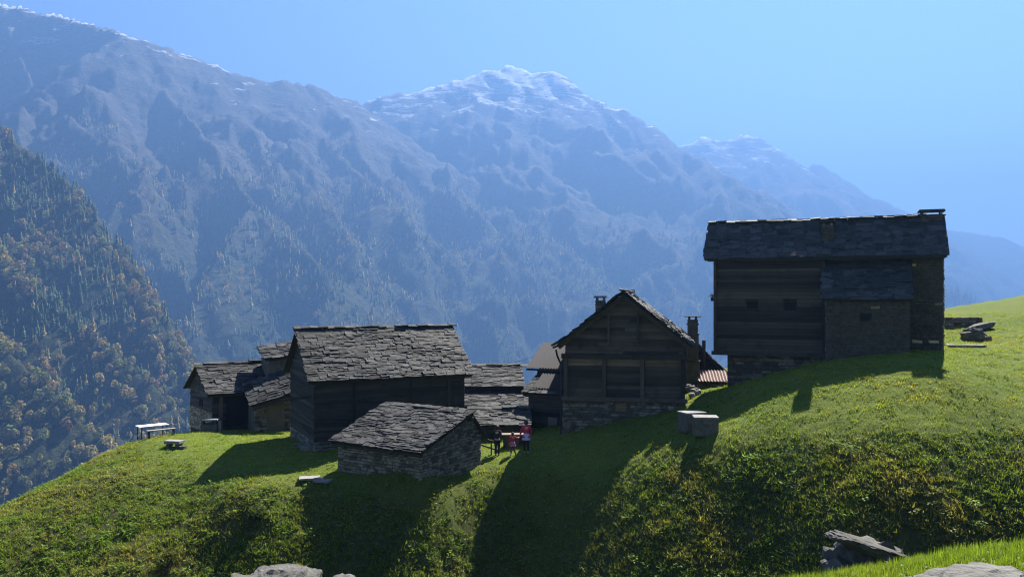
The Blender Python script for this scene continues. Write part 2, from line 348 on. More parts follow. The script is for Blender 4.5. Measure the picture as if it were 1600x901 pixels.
for g, nm, k, pl in T:
    dk = {'mid': .83, 'right': .8, 'far': .8}.get(g, 1.0); L3 = np.array([at(p[0], p[1], p[2]*dk) for p in pl])
    best = np.full(len(mx), -1e9); bd = np.zeros(len(mx))
    for a, b in zip(L3[:-1], L3[1:]):
        ex, ey = b[0]-a[0], b[1]-a[1]; q = ex*ex+ey*ey
        s0 = np.clip(((mx-a[0])*ex+(my-a[1])*ey)/q, 0, 1)
        d0 = np.hypot(mx-a[0]-s0*ex, my-a[1]-s0*ey)
        nx, ny = -ey, ex
        if nx*a[0]+ny*a[1] < 0: nx, ny = -nx, -ny
        away = sstep(-.3, .3, ((mx-a[0]-s0*ex)*nx+(my-a[1]-s0*ey)*ny)/(np.sqrt(q)*np.maximum(d0, 1)))     # the side turned from the hamlet is the steeper one
        h = a[2]+s0*(b[2]-a[2])-k*(1+.9*away)*d0*(1-.10*sstep(300, 1500, d0))
        u = h > best; best[u] = h[u]; bd[u] = d0[u]
    # gullies and buttresses grow away from the crest
    sc = {'spur': 120, 'left': 520, 'mid': 700, 'right': 600, 'far': 600, 'tip': 150}[g]
    amp = {'spur': 24, 'left': 110, 'mid': 120, 'right': 90, 'far': 80, 'tip': 30}[g]
    grow = sstep(0, sc*1.2, bd)
    best = best + amp*grow*(ridged(wx/sc, wy/sc, 5, 60+len(g))-.95) + amp*.13*fbm(mx/sc*7, my/sc*7, 4, 70) + amp*.10*sstep(0, 60, bd)*(ridged(mx/sc*3.3, my/sc*3.3, 3, 75)-.9)
    u = best > H; H[u] = best[u]; WIN[u] = GR.index(g); DST[u] = bd[u]
nr, nt = RR.shape; I = np.arange(nr*nt).reshape(nr, nt)
Q = np.stack([I[:-1, :-1], I[1:, :-1], I[1:, 1:], I[:-1, 1:]], -1).reshape(-1, 4)

t = NT('mountain_rock_and_snow')
geo = t.n('NewGeometry'); sep = t.n('SeparateXYZ'); t.l(geo.outputs['Position'], sep.inputs[0]); sn = t.n('SeparateXYZ'); t.l(geo.outputs['Normal'], sn.inputs[0])
z = sep.outputs[2]; nz = sn.outputs[2]
big = t.noise(.004, 7, .6); fine = t.noise(.025, 9, .75); strata = t.noise(.006, 9, .72, None, (1, 1, 4.0), .4)
rock = t.ramp(t.math('ADD', t.math('MULTIPLY', big, .5), t.math('MULTIPLY', fine, .5)), ((.35, (.040, .038, .035)), (.65, (.12, .11, .097))))
grass = t.ramp(fine, ((.35, (.032, .036, .020)), (.65, (.10, .085, .05))))
hi = t.math('ADD', z, t.math('MULTIPLY', big, 500))
c = t.mix(t.step(hi, 900, 500), rock, grass)
wood_floor = t.ramp(fine, ((.35, (.026, .038, .020)), (.65, (.07, .075, .036))))
c = t.mix(t.step(hi, 560, 330), c, wood_floor)
sa = t.math('ADD', z, t.math('MULTIPLY', t.math('SUBTRACT', strata, .5), 2300))
sa = t.math('ADD', sa, t.math('MULTIPLY', t.math('SUBTRACT', nz, .72), 500))
snow = t.math('MULTIPLY', t.step(sa, 1130, 1270), .7)
c = t.mix(snow, c, (.62, .64, .68))
t.color(c); t.rough(.95); t.b.inputs['Specular IOR Level'].default_value = .05
t.bump(t.math('ADD', fine, strata), 1.0, 30.0); M['mountain'] = t.m
LBL = {'base': ('valley_floor', 'deep valley below the hamlet'), 'spur': ('wooded_mountainside', 'steep wooded mountainside with autumn trees across the valley'),
 'left': ('snow_streaked_mountain', 'high mountain with snow streaks and a shaded flank'), 'mid': ('snow_dusted_peak', 'hazy peak dusted with snow'),
 'right': ('far_rocky_peaks', 'jagged far peaks in the haze'), 'far': ('pale_far_ridge', 'pale far ridge in the haze'), 'tip': ('small_wooded_spur', 'small hazy spur with treetops beside the tall house')}
fw = WIN[Q].max(1)
_el = (H/RR.ravel()).reshape(nr, nt); seen = (_el >= np.maximum.accumulate(_el, 0)-.03).ravel()[Q].any(1)     # the valley bed out of everyone's sight is left out
fw[(fw == 0) & ~seen & (RR.ravel()[Q[:, 0]] > 260)] = 99
for k, g in enumerate(GR):
    q = Q[fw == k]
    if not len(q): continue
    ids, inv = np.unique(q, return_inverse=True)
    o = link(LBL[g][0], mesh_np(LBL[g][0], np.c_[mx, my, H][ids], inv.reshape(-1, 4), M['mountain'], False))
    tag(o, LBL[g][1], None, None, 'structure')

# ------------------------------------------------------------------ far woods
el = (H/RR.ravel()).reshape(nr, nt); run = np.maximum.accumulate(el, 0); vis = (el >= run-.006).ravel()
HG = H.reshape(nr, nt); dzr = np.gradient(HG, axis=0)/np.gradient(RR, axis=0)
cellw = RR*R(mt[1]-mt[0]); cellh = np.gradient(RR, axis=0)
area = (cellw*cellh).ravel()
def instance(base, Fb, pos, sc, hs, tint, varc):
    """base (n,3) -> many copies; returns verts, faces, colours"""
    n = len(base); a = rng.uniform(0, 2*np.pi, len(pos)); ca, sa_ = np.cos(a)[:, None], np.sin(a)[:, None]
    bx, by, bz = base[:, 0], base[:, 1], base[:, 2]
    V = np.stack([(bx*ca-by*sa_)*sc[:, None], (bx*sa_+by*ca)*sc[:, None], bz*hs[:, None]], -1)+pos[:, None, :]
    Fo = (Fb[None]+(np.arange(len(pos))*n)[:, None, None]).reshape(-1, Fb.shape[1])
    Co = np.clip(tint[:, None, :]*varc[None, :, None], 0, 1)
    return V.reshape(-1, 3), Fo, Co.reshape(-1, 3)
def conifer(tiers, sides, seed):
    r = np.random.default_rng(seed); V = []; Fc = []; Cc = []
    for k in range(tiers):
        z0 = .08+.82*k/tiers; z1 = min(1.0, z0+1.5/tiers); rad = .19*(1-k/tiers)**.8+.025; n0 = len(V)
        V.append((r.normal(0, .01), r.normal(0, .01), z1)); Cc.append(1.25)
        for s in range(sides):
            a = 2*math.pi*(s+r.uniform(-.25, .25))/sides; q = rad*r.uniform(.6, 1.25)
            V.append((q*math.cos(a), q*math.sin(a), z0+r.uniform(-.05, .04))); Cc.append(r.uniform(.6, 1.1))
        for s in range(sides): Fc.append((n0, n0+1+s, n0+1+(s+1) % sides))
    return np.array(V), np.array(Fc), np.array(Cc)
def broadleaf(nc, seed):
    r = np.random.default_rng(seed); V = []; Fc = []; Cc = []
    for k in range(nc):
        d = r.normal(0, 1, 3); d /= np.linalg.norm(d); rad = r.uniform(.55, 1)**.5
        p = np.array([d[0]*.33*rad, d[1]*.33*rad, .58+d[2]*.40*rad]); n = d+r.normal(0, .5, 3); n /= np.linalg.norm(n)
        u = np.cross(n, r.normal(0, 1, 3)); u /= np.linalg.norm(u); w = np.cross(n, u); s = r.uniform(.09, .17); n0 = len(V)
        for a in (0, 2.1, 4.2): V.append(p+s*(math.cos(a)*u+math.sin(a)*w)+n*r.uniform(0, .04)); Cc.append(r.uniform(.65, 1.35))
        Fc.append((n0, n0+1, n0+2))
    return np.array(V), np.array(Fc), np.array(Cc)
def woods(name, label, mask, spacing, height, kinds, jit, dens=1.0):
    """kinds: list of (builder result, share, colours, width factor)"""
    idx = np.where(mask)[0]; w = area[idx]/spacing**2*dens; cnt = rng.poisson(w); ii = np.repeat(idx, cnt)
    if not len(ii): return
    th_ = R(1)*mt[ii % nt]+rng.uniform(-.5, .5, len(ii))*R(mt[1]-mt[0]); ri = ii//nt
    fr = rng.uniform(-.5, .5, len(ii)); rv = RR.ravel()[ii]+fr*cellh.ravel()[ii]
    zz = H[ii]+dzr.ravel()[ii]*fr*cellh.ravel()[ii]
    pos = np.c_[np.sin(th_)*rv, np.cos(th_)*rv, zz-.6]
    Vs, Fs, Cs, n0 = [], [], [], 0
    cum = np.cumsum([k[1] for k in kinds]); pu = np.clip(.5+.75*fbm(mx[ii]/130+3, my[ii]/130, 3, 95)+rng.normal(0, .13, len(ii)), 0, .999); pick = np.minimum(np.searchsorted(cum/cum[-1], pu), len(kinds)-1)     # stands of one kind
    for k, (b, sh, cols, wf) in enumerate(kinds):
        m = pick == k
        if not m.any(): continue
        h = height*rng.uniform(.6, 1.25, m.sum()); cols = np.array(cols); c = cols[rng.integers(0, len(cols), m.sum())]*rng.uniform(.7, 1.3, (m.sum(), 1))
        V, Fc, Cc = instance(b[0], b[1], pos[m], h*wf*rng.uniform(.8, 1.2, m.sum()), h, c, b[2])
        Vs.append(V); Fs.append(Fc+n0); Cs.append(Cc); n0 += len(V)
    V = np.concatenate(Vs); Fc = np.concatenate(Fs); Cc = np.concatenate(Cs)
    me = mesh_np(name, V, Fc, M['tree'])
    me.attributes.new('tint', 'FLOAT_COLOR', 'POINT').data.foreach_set('color', np.c_[Cc, np.ones(len(Cc))].astype(np.float32).ravel())
    tag(link(name, me), label, 'woods', None, 'stuff'); print(name, len(ii), 'trees', len(Fc), 'tris')
GREEN = [(.055, .085, .034), (.072, .105, .038), (.045, .072, .036)]
AUT = [(.22, .175, .07), (.25, .205, .075), (.17, .14, .07), (.18, .125, .06), (.15, .165, .055)]
LARCH = [(.20, .17, .055), (.15, .15, .05), (.24, .18, .05)]
con = [conifer(6, 6, s) for s in (1, 2, 3)]; con_s = [conifer(3, 5, s) for s in (4, 5)]; bl = [broadleaf(64, s) for s in (6, 7, 8)]; bls = [broadleaf(22, s) for s in (9, 10)]
visd = vis.copy()
lown = fbm(mx/160, my/160, 3, 90)
MI = GR.index
hz_px = HZ-F*H/my
k_hi = [(con[0], .30, GREEN, 1.0), (con[1], .30, GREEN, .9), (con[2], .12, LARCH, 1.0), (bl[0], .14, AUT, .75), (bl[1], .14, AUT, .8)]
k_lo = [(con[0], .14, GREEN, 1.0), (con[1], .10, LARCH, .9), (bl[0], .26, AUT, .85), (bl[1], .26, AUT, .9), (bl[2], .24, [(.12, .14, .05), (.17, .16, .06)], .9)]
sp = visd & (WIN == MI('spur'))
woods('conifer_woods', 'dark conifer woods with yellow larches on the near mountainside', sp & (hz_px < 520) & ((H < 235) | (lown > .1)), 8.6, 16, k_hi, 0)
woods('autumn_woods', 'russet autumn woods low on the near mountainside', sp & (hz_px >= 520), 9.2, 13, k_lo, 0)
lf = visd & (WIN == MI('left'))
k_far = [(con_s[0], .45, GREEN, 1.05), (con_s[1], .25, LARCH, 1.05), (bls[0], .15, AUT, .8), (bls[1], .15, [(.16, .13, .06), (.10, .10, .03)], .8)]
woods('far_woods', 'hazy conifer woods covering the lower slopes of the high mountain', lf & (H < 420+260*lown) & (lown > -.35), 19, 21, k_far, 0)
md = visd & (WIN == MI('mid'))
woods('distant_woods', 'faint woods at the foot of the hazy peak', md & (H < 300+250*lown), 38, 26, [(con_s[0], .7, GREEN, 1.3), (con_s[1], .3, LARCH, 1.3)], 0)
woods('spur_treetops', 'row of conifer tops along the small hazy spur', visd & (WIN == MI('tip')), 22, 24, [(con_s[0], .6, GREEN, 1.1), (con[0], .4, GREEN, 1.0)], 0)

# ================================================================== BUILDING KIT
def slab_meshes(mat, name):
    out = []; r = random.Random(3)
    for k in range(12):
        n = 4; pts = []
        for i in range(n+1): pts.append((-.5+i/n+(r.uniform(-.05, .05) if 0 < i < n else 0), r.uniform(0, .16)))     # ragged lower edge
        pts += [(.5, 1), (-.5, 1)]
        m = len(pts); up = [(x, y, 1+r.uniform(-.15, .2)) for x, y in pts]; lo = [(x*.97, y+.02, 0) for x, y in pts]
        b = MB(); b.add(up+lo, [tuple(range(m)), tuple(range(2*m-1, m-1, -1))]+[(i, m+i, m+(i+1) % m, (i+1) % m) for i in range(m)])
        out.append(b.mesh(name, mat))
    return out
def stone_meshes(mat, name):
    out = []; r = random.Random(5)
    for k in range(12):
        def q(a): return a+r.uniform(-.07, .07)
        back = [(-.5, .5, -.5), (.5, .5, -.5), (.5, .5, .5), (-.5, .5, .5)]
        mid = [(q(-.5), -.22, q(-.48)), (q(.5), -.22, q(-.48)), (q(.5), -.22, q(.48)), (q(-.5), -.22, q(.48))]
        fr = [(q(-.38), -.5+r.uniform(-.1, .15), q(-.34)), (q(.38), -.5+r.uniform(-.1, .15), q(-.34)), (q(.38), -.5+r.uniform(-.1, .15), q(.34)), (q(-.38), -.5+r.uniform(-.1, .15), q(.34))]
        f = [(8, 9, 10), (8, 10, 11)]
        for i in range(4):
            j = (i+1) % 4; f += [(i, j, 4+j, 4+i), (4+i, 4+j, 8+j, 8+i)]
        b = MB(); b.add(back+mid+fr, f); out.append(b.mesh(name, mat))
    return out
def plank_meshes(mat, name):
    out = []; r = random.Random(9)
    for k in range(5):
        v = []; f = []; n = 5
        for i in range(n+1):
            x = -.5+i/n; a, b_ = r.uniform(-.04, .04), r.uniform(-.04, .04)
            v += [(x, .5, -.5), (x, .5, .5), (x, -.42+r.uniform(-.05, .05), .49+a), (x, -.5, .36+a), (x, -.5, -.36+b_), (x, -.42, -.49+b_)]
        for i in range(n):
            for j in range(6): f.append((i*6+j, i*6+(j+1) % 6, i*6+6+(j+1) % 6, i*6+6+j))
        f += [tuple(range(5, -1, -1)), tuple(n*6+j for j in range(6))]
        b = MB(); b.add(v, f); out.append(b.mesh(name, mat))
    return out
SLAB = {k: slab_meshes(M[k], k+'_piece') for k in ('slab', 'slab_dark')}
STONE = {k: stone_meshes(M[k], k+'_piece') for k in ('stone', 'stone_brown')}
PLANK = {k: plank_meshes(M[k], k+'_piece') for k in ('wood', 'wood_black', 'wood_light', 'wood_grey')}

class House:
    def __init__(s, name, label, cat, loc, yaw, group=None):
        s.root = thing(name, label, cat, loc, yaw, group); s.q = {}
        s.r = random.Random(name+label)
    def part(s, name, mb, mat, parent=None): return mb.build(name, mat, parent or s.root)
    def put(s, name, me, mtx, parent, size): s.q.setdefault(name, []).append((size, me, mtx, parent))
    def finish(s, rest={'slab': 'slab_courses', 'stone': 'rubble_masonry', 'plank': 'boarding'}, limit=300):
        for name, L in s.q.items():
            L.sort(key=lambda e: -e[0])
            for size, me, mtx, par in L[:limit]:
                o = bpy.data.objects.new(name, me); C.objects.link(o); o.parent = par; o.matrix_basis = mtx
            if len(L) > limit:
                V, Fc, n, mats = [], [], 0, None
                b = MB()
                for size, me, mtx, par in L[limit:]:
                    b.add([mtx @ v.co for v in me.vertices], [tuple(p.vertices) for p in me.polygons]); mats = me.materials[0]
                me = bpy.data.meshes.new(rest[name]); me.from_pydata(b.v, [], b.f); me.materials.append(mats)
                tag(link(rest[name], me, s.root), None, None, None, 'stuff')
    # -- pieces
    def slabs(s, roof, e0, a, b, L, S, mat='slab', expo=.20, wr=(.32, .75), t=.05, tilt=8, sag=.05, trim=None, ragged=.04):
        """courses of stone slabs on the plane e0 + x a + y b"""
        r = s.r; e0, a, b = Vector(e0), Vector(a).normalized(), Vector(b).normalized(); n = a.cross(b)
        if n.z < 0: n = -n
        rows = max(1, int(round(S/expo))); ph = r.uniform(0, 6)
        for j in range(rows):
            x = -r.uniform(.02, .14); y = j*S/rows-.07
            while x < L-.05:
                w = min(r.uniform(*wr), L+.1-x)
                if w < .16: break
                xm = x+w/2
                if trim is None or trim(xm, y):
                    de = R(tilt+r.uniform(-7, 6)); roll = R(r.uniform(-2.5, 2.5))
                    bb = b*math.cos(de)-n*math.sin(de); nn = n*math.cos(de)+b*math.sin(de)
                    aa = a*math.cos(roll)+nn*math.sin(roll); nn = nn*math.cos(roll)-a*math.sin(roll)
                    tt = t*r.uniform(.65, 1.5); ln = expo*r.uniform(1.8, 2.1)
                    p = e0+a*xm+b*(y+r.uniform(-ragged, ragged*.6))+n*(.085+sag*math.sin(xm*.9+ph)*math.sin(j*.25)+r.uniform(0, .02))
                    if (aa.cross(bb)).dot(nn) < 0: aa = -aa
                    m = Matrix(((aa.x*w, bb.x*ln, nn.x*tt, p.x), (aa.y*w, bb.y*ln, nn.y*tt, p.y), (aa.z*w, bb.z*ln, nn.z*tt, p.z), (0, 0, 0, 1)))
                    s.put('slab', r.choice(SLAB[mat]), m, roof, w+(.3 if j < 2 else 0)+.002*(rows-j))
                x += w+r.uniform(0, .02)
    def ridge(s, roof, p0, p1, mat='slab', w=.5, lift=.05):
        """slabs laid along the ridge"""
        p0, p1 = Vector(p0), Vector(p1); d = (p1-p0); L = d.length; d.normalize(); r = s.r; x = -.1
        side = d.cross(Vector((0, 0, 1)))
        while x < L:
            wl_ = r.uniform(.35, .7); p = p0+d*(x+wl_/2)-side*w/2+Vector((0, 0, lift+r.uniform(0, .04)))
            bb = (side+Vector((0, 0, r.uniform(-.32, -.05)))).normalized(); aa = (d+Vector((0, 0, r.uniform(-.06, .06)))).normalized(); nn = aa.cross(bb)
            if nn.z < 0: aa = -aa; nn = aa.cross(bb)
            tt = .06*r.uniform(.7, 1.4)
            m = Matrix(((aa.x*wl_, bb.x*w, nn.x*tt, p.x), (aa.y*wl_, bb.y*w, nn.y*tt, p.y), (aa.z*wl_, bb.z*w, nn.z*tt, p.z), (0, 0, 0, 1)))
            s.put('slab', r.choice(SLAB[mat]), m, roof, 2.0); x += wl_
    def stones(s, wall, o, a, W, z0, z1, mat='stone', hr=(.09, .19), wr=(.16, .52), inside=None, depth=.14, proud=.05):
        """rubble courses on a vertical face starting at o, running along a (outward normal = a x z)"""
        r = s.r; o, a = Vector(o), Vector(a).normalized(); n = a.cross(Vector((0, 0, 1))); z = z0
        while z < z1-.04:
            h = min(r.uniform(*hr), z1-z); x = 0.0
            while x < W-.03:
                w = min(r.uniform(*wr), W-x)
                if W-x-w < .12: w = W-x
                xm, zm = x+w/2, z+h/2
                if inside is None or inside(xm, zm):
                    hh = h*r.uniform(.86, 1.0); p = o+a*xm+Vector((0, 0, zm+r.uniform(-.008, .008)))+n*(proud-depth/2+r.uniform(-.012, .02))
                    ro = R(r.uniform(-2.5, 2.5)); m = Matrix(((a.x*(w-.02), -n.x*depth, 0, p.x), (a.y*(w-.02), -n.y*depth, 0, p.y), (0, 0, hh-.012, p.z), (0, 0, 0, 1)))
                    m = m @ Matrix.Rotation(ro, 4, 'Y')
                    s.put('stone', r.choice(STONE[mat]), m, wall, w*h)
                x += w
            z += h
    def planks(s, wall, o, a, W, z0, z1, mat='wood', hr=(.17, .26), depth=.07, proud=.04, clip=None, lmax=99, inside=None):
        """horizontal boards on a vertical face; clip(z) gives the x-range"""
        r = s.r; o, a = Vector(o), Vector(a).normalized(); n = a.cross(Vector((0, 0, 1))); z = z0
        while z < z1-.03:
            h = min(r.uniform(*hr), z1-z); x0, x1 = clip(z+h/2) if clip else (0, W)
            x = x0
            while x < x1-.05:
                w = min(lmax*r.uniform(.6, 1.1), x1-x)
                if inside is None or inside(x+w/2, z+h/2):
                    p = o+a*(x+w/2)+Vector((0, 0, z+h/2))+n*(proud-depth/2+r.uniform(-.012, .012)); ww, hh = w-.012, h-.014
                    m = Matrix(((a.x*ww, -n.x*depth, 0, p.x), (a.y*ww, -n.y*depth, 0, p.y), (0, 0, hh, p.z), (0, 0, 0, 1)))
                    m = m @ Matrix.Rotation(R(r.uniform(-.25, .25)), 4, 'Y')
                    s.put('plank', r.choice(PLANK[mat]), m, wall, w*h)
                x += w
            z += h
    def window(s, o, a, x, z, w, h, mat='wood', pane='dark', proud=.055):
        """a small framed opening on a face"""
        o, a = Vector(o), Vector(a).normalized(); n = a.cross(Vector((0, 0, 1)))
        def pt(u, v, d): return o+a*u+Vector((0, 0, v))+n*d
        b = MB(); f = .06
        for (u0, u1, v0, v1) in ((x-w/2-f, x+w/2+f, z+h/2, z+h/2+f*1.6), (x-w/2-f, x+w/2+f, z-h/2-f, z-h/2), (x-w/2-f, x-w/2, z-h/2, z+h/2), (x+w/2, x+w/2+f, z-h/2, z+h/2)):
            b.prism([pt(u0, v0, -.05), pt(u1, v0, -.05), pt(u1, v1, -.05), pt(u0, v1, -.05)], (0, 0, 0), n*(proud+.05))
        wnd = s.part('window', b, M[mat])
        p = MB(); p.prism([pt(x-w/2, z-h/2, -.04), pt(x+w/2, z-h/2, -.04), pt(x+w/2, z+h/2, -.04), pt(x-w/2, z+h/2, -.04)], (0, 0, 0), n*.05)
        s.part('pane', p, M[pane], wnd); return wnd

def roof_deck(b, e0, a, bvec, L, S, th=.07):
    e0, a, bv = Vector(e0), Vector(a).normalized(), Vector(bvec).normalized(); n = a.cross(bv)
    if n.z < 0: n = -n
    b.prism([e0, e0+a*L, e0+a*L+bv*S, e0+bv*S], -n*th, Vector((0, 0, 0)))
def chimney(h, x, y, z0, z1, w, d, mat='stone', cap=True, name='chimney'):
    b = MB(); b.box(x-w/2+.04, x+w/2-.04, y-d/2+.04, y+d/2-.04, z0, z1)
    c = h.part(name, b, M['mortar'])
    for o, a, W in (((x-w/2+.04, y-d/2+.04, 0), (1, 0, 0), w-.08), ((x+w/2-.04, y-d/2+.04, 0), (0, 1, 0), d-.08), ((x-w/2+.04, y+d/2-.04, 0), (0, -1, 0), d-.08)):
        h.stones(c, o, a, W, z0, z1, mat, (.10, .2), (.18, .4))
    if cap:
        for sx in (-1, 1):
            for sy in (-1, 1): h.part('cap_support', MB().box(x+sx*(w/2-.1)-.06, x+sx*(w/2-.1)+.06, y+sy*(d/2-.1)-.06, y+sy*(d/2-.1)+.06, z1, z1+.16), M['stone'], c)
        for k in range(2):
            m = MB(); q = .1-.04*k; m.box(x-w/2-q, x+w/2+q, y-d/2-q, y+d/2+q, z1+.163+.062*k, z1+.22+.062*k); h.part('cap_slab', m, M['slab'], c)
    return c
def beam(h, p, q, w, hh, mat='wood', name='beam', parent=None):
    return h.part(name, MB().bar(p, q, w, hh), M[mat], parent)
X, Y, Z = Vector((1, 0, 0)), Vector((0, 1, 0)), Vector((0, 0, 1))
def corrugated(b, e0, a, bv, L, S, pitch=.20, amp=.055):
    e0, a, bv = Vector(e0), Vector(a).normalized(), Vector(bv).normalized(); n = a.cross(bv)
    if n.z < 0: n = -n
    k = int(L/pitch*4); top = []; bot = []
    for i in range(k+1):
        p = e0+a*(L*i/k)+n*amp*math.sin(i*math.pi/2); top.append(p)
    v = top+[p+bv*S for p in top]+[p-n*.02 for p in top]+[p+bv*S-n*.02 for p in top]; m = k+1; f = []
    for i in range(k): f += [(i, i+1, m+i+1, m+i), (2*m+i+1, 2*m+i, 3*m+i, 3*m+i+1), (i, 2*m+i, 2*m+i+1, i+1), (m+i, m+i+1, 3*m+i+1, 3*m+i)]
    f += [(0, m, 3*m, 2*m), (k, 2*m+k, 3*m+k, m+k)]
    return b.add(v, f)

# ================================================================== HOUSES
# ---- tall house on the slope (local x along the front, y into the house, z = 0 at eye level)
def tall_house():
    h = House('tall_house', 'tall stone and timber house with long slab roof high on the slope', 'house', (11.95, 49.3, 0), -21.5)
    L, D, ze, zr, oh = 12.2, 4.1, 2.25, 4.52, .32
    sl = math.atan2(zr-ze, D/2+oh); S = (D/2+oh)/math.cos(sl)
    w = MB(); w.box(0, L, .35, D, -1.5, ze+.25); w.box(.75, L, .38, D-.05, -7.5, -1.5)
    w.prism([(0, .35, ze+.25), (0, D, ze+.25), (0, D/2, zr-.12)], (.02, 0, 0), (L-.02, 0, 0))
    wall = h.part('wall', w, M['mortar'])
    # timber block at the left
    tb = MB(); tb.box(0.0, 6.15, .0, .33, -3.15, ze+.05); tw = h.part('timber_wall', tb, M['wood_black'])
    win = [(2.2, -.42, .62, .42), (4.3, -.50, .62, .46)]
    def ok(x, z, e=.0): return all(abs(x-a) > c/2+e or abs(z-b) > d/2+e for a, b, c, d in win)
    z = -3.15; r = h.r
    while z < ze-.02:
        hh = min(r.uniform(.17, .24), ze+.02-z); cuts = [0.0, 6.15]
        for a, b, c, d in win:
            if abs(z+hh/2-b) < d/2+hh/2: cuts += [a-c/2-.06, a+c/2+.06]
        cuts.sort()
        for i in range(0, len(cuts), 2):
            x0, x1 = cuts[i], cuts[i+1]
            p = Vector(((x0+x1)/2, -.02+r.uniform(-.02, .015), z+hh/2)); m = Matrix(((x1-x0-.01, 0, 0, p.x), (0, .14, 0, p.y), (0, 0, hh-.012, p.z), (0, 0, 0, 1)))
            h.put('plank', r.choice(PLANK['wood']), m, tw, 1)
        z += hh
    for a, b, c, d in win: h.window((0, -.0, 0), X, a, b, c, d, 'wood_black')
    for x in (.1, 6.08): beam(h, (x, -.13, -3.2), (x, -.13, ze+.05), .18, .16, 'wood_black', 'corner_post')
    beam(h, (-.1, -.08, -3.25), (6.2, -.08, -3.25), .3, .22, 'wood_black', 'sill_beam')
    beam(h, (-.3, -.32, ze-.02), (L+.05, -.32, ze-.02), .16, .2, 'wood_black', 'eave_beam')
    h.stones(wall, (.75, .38, 0), X, 5.4, -6.6, -3.36, 'stone', (.12, .24), (.2, .6))
    # right hand wall
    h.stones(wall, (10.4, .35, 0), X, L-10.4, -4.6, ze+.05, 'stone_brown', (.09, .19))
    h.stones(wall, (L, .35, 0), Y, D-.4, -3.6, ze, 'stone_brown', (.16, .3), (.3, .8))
    # lean-to with its own slab roof
    ax0, ax1, dy, zl = 6.25, 10.4, 1.5, -.12
    a = MB(); a.box(ax0, ax1, -dy, .34, -5.2, zl+.1); an = h.part('lean_to_wall', a, M['mortar'])
    wn = (2.0, -1.05, .5, .34)
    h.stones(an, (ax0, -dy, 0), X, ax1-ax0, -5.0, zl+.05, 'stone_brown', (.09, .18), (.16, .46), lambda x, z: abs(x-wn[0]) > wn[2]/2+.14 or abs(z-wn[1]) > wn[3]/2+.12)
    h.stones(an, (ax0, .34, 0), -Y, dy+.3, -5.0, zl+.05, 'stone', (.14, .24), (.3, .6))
    h.window((ax0, -dy, 0), X, *wn, 'wood_black')
    for x in (2.05, 3.8): h.part('beam_end', MB().box(ax0+x-.1, ax0+x+.1, -dy-.22, -dy+.1, zl-.12, zl+.06), M['wood_black'], an)
    rd = MB(); e = Vector((ax0-.18, -dy-.25, zl-.02)); top = Vector((ax0-.18, .28, ze-.32)); b = top-e
    roof_deck(rd, e, X, b, ax1-ax0+.3, b.length); lr = h.part('lean_to_roof', rd, M['deck'])
    h.slabs(lr, e, X, b, ax1-ax0+.3, b.length, 'slab_dark', .19, (.3, .7), .045, 5, .03)
    # main roof
    rd = MB(); e = Vector((-.5, -oh+.05, ze-.02)); bf = Vector((0, math.cos(sl), math.sin(sl)))
    roof_deck(rd, e, X, bf, L+.62, S); e2 = Vector((-.5, D+oh-.05, ze-.02)); roof_deck(rd, e2, X, Vector((0, -math.cos(sl), math.sin(sl))), L+.62, S)
    rf = h.part('roof', rd, M['deck'])
    h.slabs(rf, e, X, bf, L+.62, S, 'slab_dark', .21, (.4, .95), .042, .5, .05, None, .05)
    h.ridge(rf, (-.5, D/2, zr+.06), (L+.1, D/2, zr+.06), 'slab')
    cm = MB(); cx, cyy = 6.3, .85; cz = ze+(cyy+oh)*math.tan(sl)
    chimney(h, cx, cyy, cz-.5, cz+.75, .62, .6, 'stone')
    chimney(h, L-.45, D/2, zr-.3, zr+.14, 1.15, .8, 'stone')
    # flower box on the side wall
    fb = MB(); fb.box(-.26, -.02, .6, 1.5, -.2, 0.02); f_ = h.part('flower_box', fb, M['wood_black'])
    r2 = np.random.default_rng(4); V = []; Fc = []
    for k in range(160):
        p = np.array([-.2+r2.normal(0, .10), 1.05+r2.uniform(-.45, .45), .12+r2.normal(0, .11)]); u = r2.normal(0, 1, 3); v = r2.normal(0, 1, 3); u *= .06/np.linalg.norm(u); v *= .06/np.linalg.norm(v)
        V += [p, p+u, p+v]; Fc.append((3*k, 3*k+1, 3*k+2))
    me = mesh_np('plants', V, Fc, M['leaf']); c = np.tile([.07, .06, .03, 1], (len(V), 1)).astype(np.float32)
    me.attributes.new('tint', 'FLOAT_COLOR', 'POINT').data.foreach_set('color', c.ravel()); tag(link('foliage', me, f_), None, None, None, 'stuff')
    h.finish()
tall_house()

